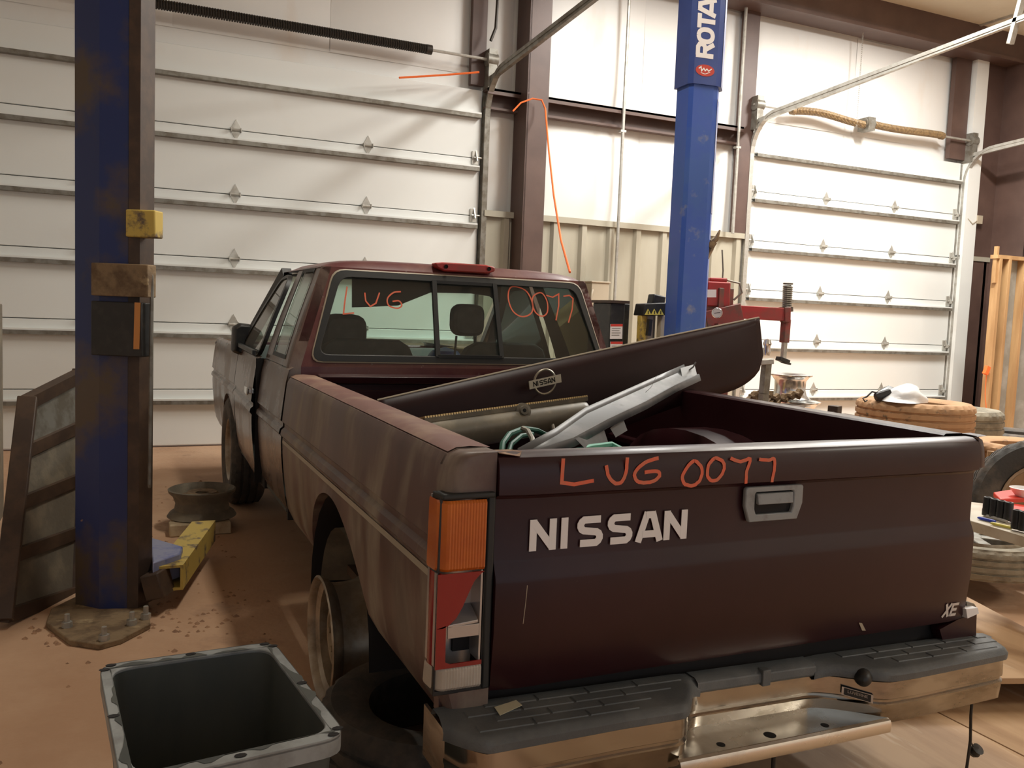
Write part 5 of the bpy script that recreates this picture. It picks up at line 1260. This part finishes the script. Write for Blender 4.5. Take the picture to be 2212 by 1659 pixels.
# bits seen on the column by the right door
c = P(2112, 475, y=5.9); tag(MB().box(c, (.09, .07, .10)).tube([c+Vector((-.02, -.03, 0)), c+Vector((-.12, -.03, -.06)), c+Vector((-.20, -.02, .0))], .006, 6).build('junction_box', MT['tan'], bevel=.005), 'small tan box with a wire on the brown column right of the door', 'box')

# orange rope from the spring bracket over the column to the cab roof
rp_ = [P(862, 168, y=5.8), P(960, 162, y=5.8), P(1035, 156, y=5.75), P(1100, 190, y=5.9)]
tag(MB().tube(rp_[:3], .009, 6).build('orange_cord', MT['orange']), 'orange cord stretched in front of the left overhead door spring', 'cord')
tag(MB().tube([P(1108, 240, y=5.66), P(1125, 222, y=5.66), P(1150, 213, y=5.66), P(1170, 216, y=5.64), P(1178, 235, y=5.6), P(1185, 320, y=5.2), P(1196, 420, y=4.6), P(1212, 520, y=4.0), P(1231, 588, y=3.4)], .008, 6).build('orange_cord', MT['orange']), 'bright orange cord looped over the brown column and down behind the cab', 'cord')
tag(MB().tube([P(1075, 0, y=5.8)+Vector((0, 0, .3)), P(1075, 0, y=5.8), P(1071, 60, y=5.8), P(1060, 88, y=5.8)], .014, 7).build('pull_rod', MT['springd']), 'black pull rod hanging above the left overhead door track', 'rod')
# hanger from the ceiling to the track of the right door
a_ = P(2182, 95, x=4.66); MB().beam(a_, (a_.x, a_.y-.3, 4.72), .05, .03).build('track_hanger', MT['galv'], d2)
# hanging chain over the door 2
c = P(1850, 275, y=5.85); ch = MB()
zt = 4.42; z = c.z; k = 0
while z < zt:
    ch.tube([(c.x+(.008*math.cos(t_) if k % 2 else 0), c.y+(0 if k % 2 else .008*math.cos(t_)), z+.012+.014*math.sin(t_)) for t_ in [2*PI*i/8 for i in range(8)]], .0022, 4, closed=True); z += .022; k += 1
tag(ch.build('hanging_chain', MT['galv']), 'thin steel chain hanging above the spring of the right door', 'chain')

# stud partition at the far right
sp = thing('stud_partition', 'unfinished yellow pine stud wall with cloudy sheeting at the right edge', 'partition', (7.4, 4.6, 0))
YS = 4.9; zt = P(2180, 552, y=YS).z
xs_ = [P(u, v, y=YS).x for u, v in ((2160, 600), (2176, 600), (2212, 600))]
for x in [xs_[0], xs_[1]+.03, xs_[2]+.02, xs_[2]+.45, xs_[2]+.9]:
    MB().bb(x-.022, x+.022, YS, YS+.09, .04, zt-.04).build('stud', MT['wood'], sp, bevel=.002)
MB().bb(xs_[0]-.06, xs_[2]+1.0, YS, YS+.09, zt-.04, zt).build('top_plate', MT['wood'], sp); MB().bb(xs_[0]-.06, xs_[2]+1.0, YS, YS+.09, 0, .04).build('bottom_plate', MT['wood'], sp)
MB().bb(xs_[0], xs_[2]+1.0, YS+.09, YS+.10, .02, zt).build('sheeting', MT['sheet'], sp)
MB().bb(xs_[0]-.05, xs_[0]-.02, YS+.02, YS+.06, zt-.3, zt+.09).build('upright_offcut', MT['wood'], sp)
tag(MB().box(P(2131, 800, y=4.9)+Vector((0, 0, 0)), (.05, .04, .09), Ry(.4)).tube([P(2131, 806, y=4.9), P(2128, 850, y=4.9), P(2131, 890, y=4.9)], .004, 5).build('orange_flag', MT['orange']), 'small orange tag hanging beside the stud partition', 'tag')

# low bench with sockets
bn = thing('work_bench', 'low worn bench board with sockets and markers right of the tailgate', 'bench', (1.9, .7, 0))
Z1 = P(2110, 1128, d=3.2).z
q = [P(2060, 1114, z=Z1), P(2300, 1184, z=Z1), P(2360, 1112, z=Z1), P(2075, 1082, z=Z1)]
MB().prism(q, (0, 0, -.038)).build('top_board', MT['bench'], bn, bevel=.002)
for p_ in q: 
    cc_ = p_.lerp((q[0]+q[2])/2, .1); MB().bb(cc_.x-.02, cc_.x+.02, cc_.y-.02, cc_.y+.02, 0, Z1-.038).build('leg', MT['blockm'], bn)
tr_ = MB().prism([P(u, v, z=Z1+.002) for u, v in ((2122, 1104), (2172, 1120), (2212, 1142), (2240, 1146), (2232, 1096), (2126, 1084))], (0, 0, .006)).build('socket_tray', MT['redb']); tag(tr_, 'red socket tray on the bench board', 'tray')
i = 0
for (u, v) in ((2131, 1118), (2146, 1122), (2161, 1126), (2177, 1130), (2194, 1148), (2209, 1152)):
    p = P(u, v-6, z=Z1+.008); o = MB().lathe([(.008, .068), (.014, .068), (.0155, .064), (.0155, .024), (.0165, .020), (.0165, 0), (0, 0)], 18).build('socket', MT['black'], None, local=True)
    o.location = (p.x, p.y, Z1+.008); tag(o, ['leftmost black socket of the back row in the red tray', 'second black socket from the left in the back row of the red tray', 'third black socket from the left in the back row of the red tray', 'rightmost black socket of the back row in the red tray', 'front black socket nearest the yellow marker pen', 'front black socket at the right edge of the bench'][i], 'socket', 'black sockets on the bench'); i += 1
for (u0, v0, u1, v1, mt_, nm) in ((2122, 1105, 2175, 1121, MT['galv'], 'silver'), (2112, 1112, 2150, 1121, MT['bluep'], 'blue'), (2140, 1124, 2185, 1134, MT['yelp'], 'yellow')):
    a_, b_ = P(u0, v0+6, z=Z1+.007), P(u1, v1+6, z=Z1+.007)
    tag(MB().tube([a_, a_.lerp(b_, .12), b_], [.003, .006, .006], 8).build('marker_pen', mt_), '%s marker pen lying on the bench edge before the sockets' % nm, 'pen')
p = P(2212, 1062, z=Z1+.05); tag(MB().lathe([(.03, 0), (.045, .02), (.055, .035), (.052, .036), (.042, .022), (.028, .004), (0, .004)], 28, T(p.x, p.y, Z1+.03)).build('small_dish', MT['whitep']), 'small round white dish at the back of the bench', 'dish')
tag(MB().prism([P(u, v, z=Z1+.01) for u, v in ((2145, 1073), (2212, 1062), (2225, 1085), (2160, 1088))], (0, 0, .02)).build('red_case', MT['redb'], bevel=.004), 'flat red plastic case behind the black sockets', 'case')
# wheel under the bench
lw = P(2180, 1268, z=.122)+Vector((.14, .31, 0))
wl = thing('alloy_wheel', 'dusty wheel with its tyre lying flat under the bench board', 'wheel', (lw.x, lw.y, 0))
tyre_mesh(T(0, 0, .075), .22, .33, .145).build('tyre', MT['tyregrey'], wl, local=True)
MB().lathe([(.22, .135), (.215, .15), (.20, .14), (.19, .08), (.20, .03), (.215, .02), (.225, .04), (.215, .09)], 44, closed=True).build('rim', MT['rim'], wl, local=True)
m = MB().lathe([(0, .14), (.05, .14), (.06, .13), (.06, .10), (0, .10)], 24)
for k in range(5):
    a = 2*PI*k/5+.4; m.beam((.04*math.cos(a), .04*math.sin(a), .125), (.20*math.cos(a), .20*math.sin(a), .125), .055, .03)
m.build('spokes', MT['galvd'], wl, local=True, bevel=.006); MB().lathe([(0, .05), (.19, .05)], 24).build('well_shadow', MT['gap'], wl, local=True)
tag(MB().bb(lw.x-.4, lw.x+.5, lw.y-.02, lw.y+.3, 0, .0).build('x', MT['ply']), 'x', 'board') if False else None

# plywood on the floor and the raised platform
q = [P(u, v, z=.012) for u, v in ((1300, 1659), (2600, 1659), (2500, 1330), (2090, 1320), (1500, 1500))]
fy0, fx0 = -.6, -.30
def sheet(x0, x1, y0, y1, z, lab):
    tag(MB().bb(x0, x1, y0, y1, z, z+.018).build('plywood_sheet', MT['ply'], smooth=False, bevel=.002), lab, 'board')
sheet(-.28, .935, -.9, .78, 0, 'plywood sheet on the floor under the rear bumper')
sheet(.941, 2.16, -.9, .66, 0, 'plywood sheet on the floor right of the rear bumper')
pf = thing('plywood_platform', 'low plywood platform on joists under the dusty wheel', 'platform', (1.9, 1.0, 0))
q = [P(2105, 1308, z=.10), P(2230, 1375, z=.10)]; 
a_ = q[0]; b_ = q[1]; d_ = (b_-a_); n_ = Vector((-d_.y, d_.x, 0)).normalized()
if n_.y < 0: n_ = -n_
a_ = a_-d_*.3; b_ = b_+d_*1.2
MB().prism([a_, b_, b_+n_*.85, a_+n_*.85], (0, 0, .02)).build('deck', MT['ply'], pf, bevel=.002)
MB().prism([a_-Vector((0, 0, .1)), b_-Vector((0, 0, .1)), b_+n_*.05-Vector((0, 0, .1)), a_+n_*.05-Vector((0, 0, .1))], (0, 0, .1)).build('joist', MT['wood'], pf)
MB().prism([a_+n_*.8-Vector((0, 0, .1)), b_+n_*.8-Vector((0, 0, .1)), b_+n_*.85-Vector((0, 0, .1)), a_+n_*.85-Vector((0, 0, .1))], (0, 0, .1)).build('joist', MT['wood'], pf)
wl.location.z = .122; bn.location.z = 0

# dirt clods scattered on the floor
m = MB()
for k in range(260):
    if k < 90: x = lc.x+random.gauss(.05, .22); y = lc.y-.12+random.gauss(0, .10)
    elif k < 180: x = random.uniform(-2.2, -.9); y = random.uniform(.4, 4.5)
    else: x = random.uniform(-1.3, -.9); y = random.uniform(.9, 3.2)
    s_ = random.uniform(.004, .014); v = []
    for a_ in range(6): v.append((x+s_*math.cos(a_*PI/3)*random.uniform(.7, 1.2), y+s_*math.sin(a_*PI/3)*random.uniform(.7, 1.2), .0))
    m.add(v+[(x, y, s_*.7)], [(i_, (i_+1) % 6, 6) for i_ in range(6)])
o = m.build('floor_debris', MT['clod']); tag(o, 'clods of reddish dirt scattered over the floor', 'dirt', kind='stuff')
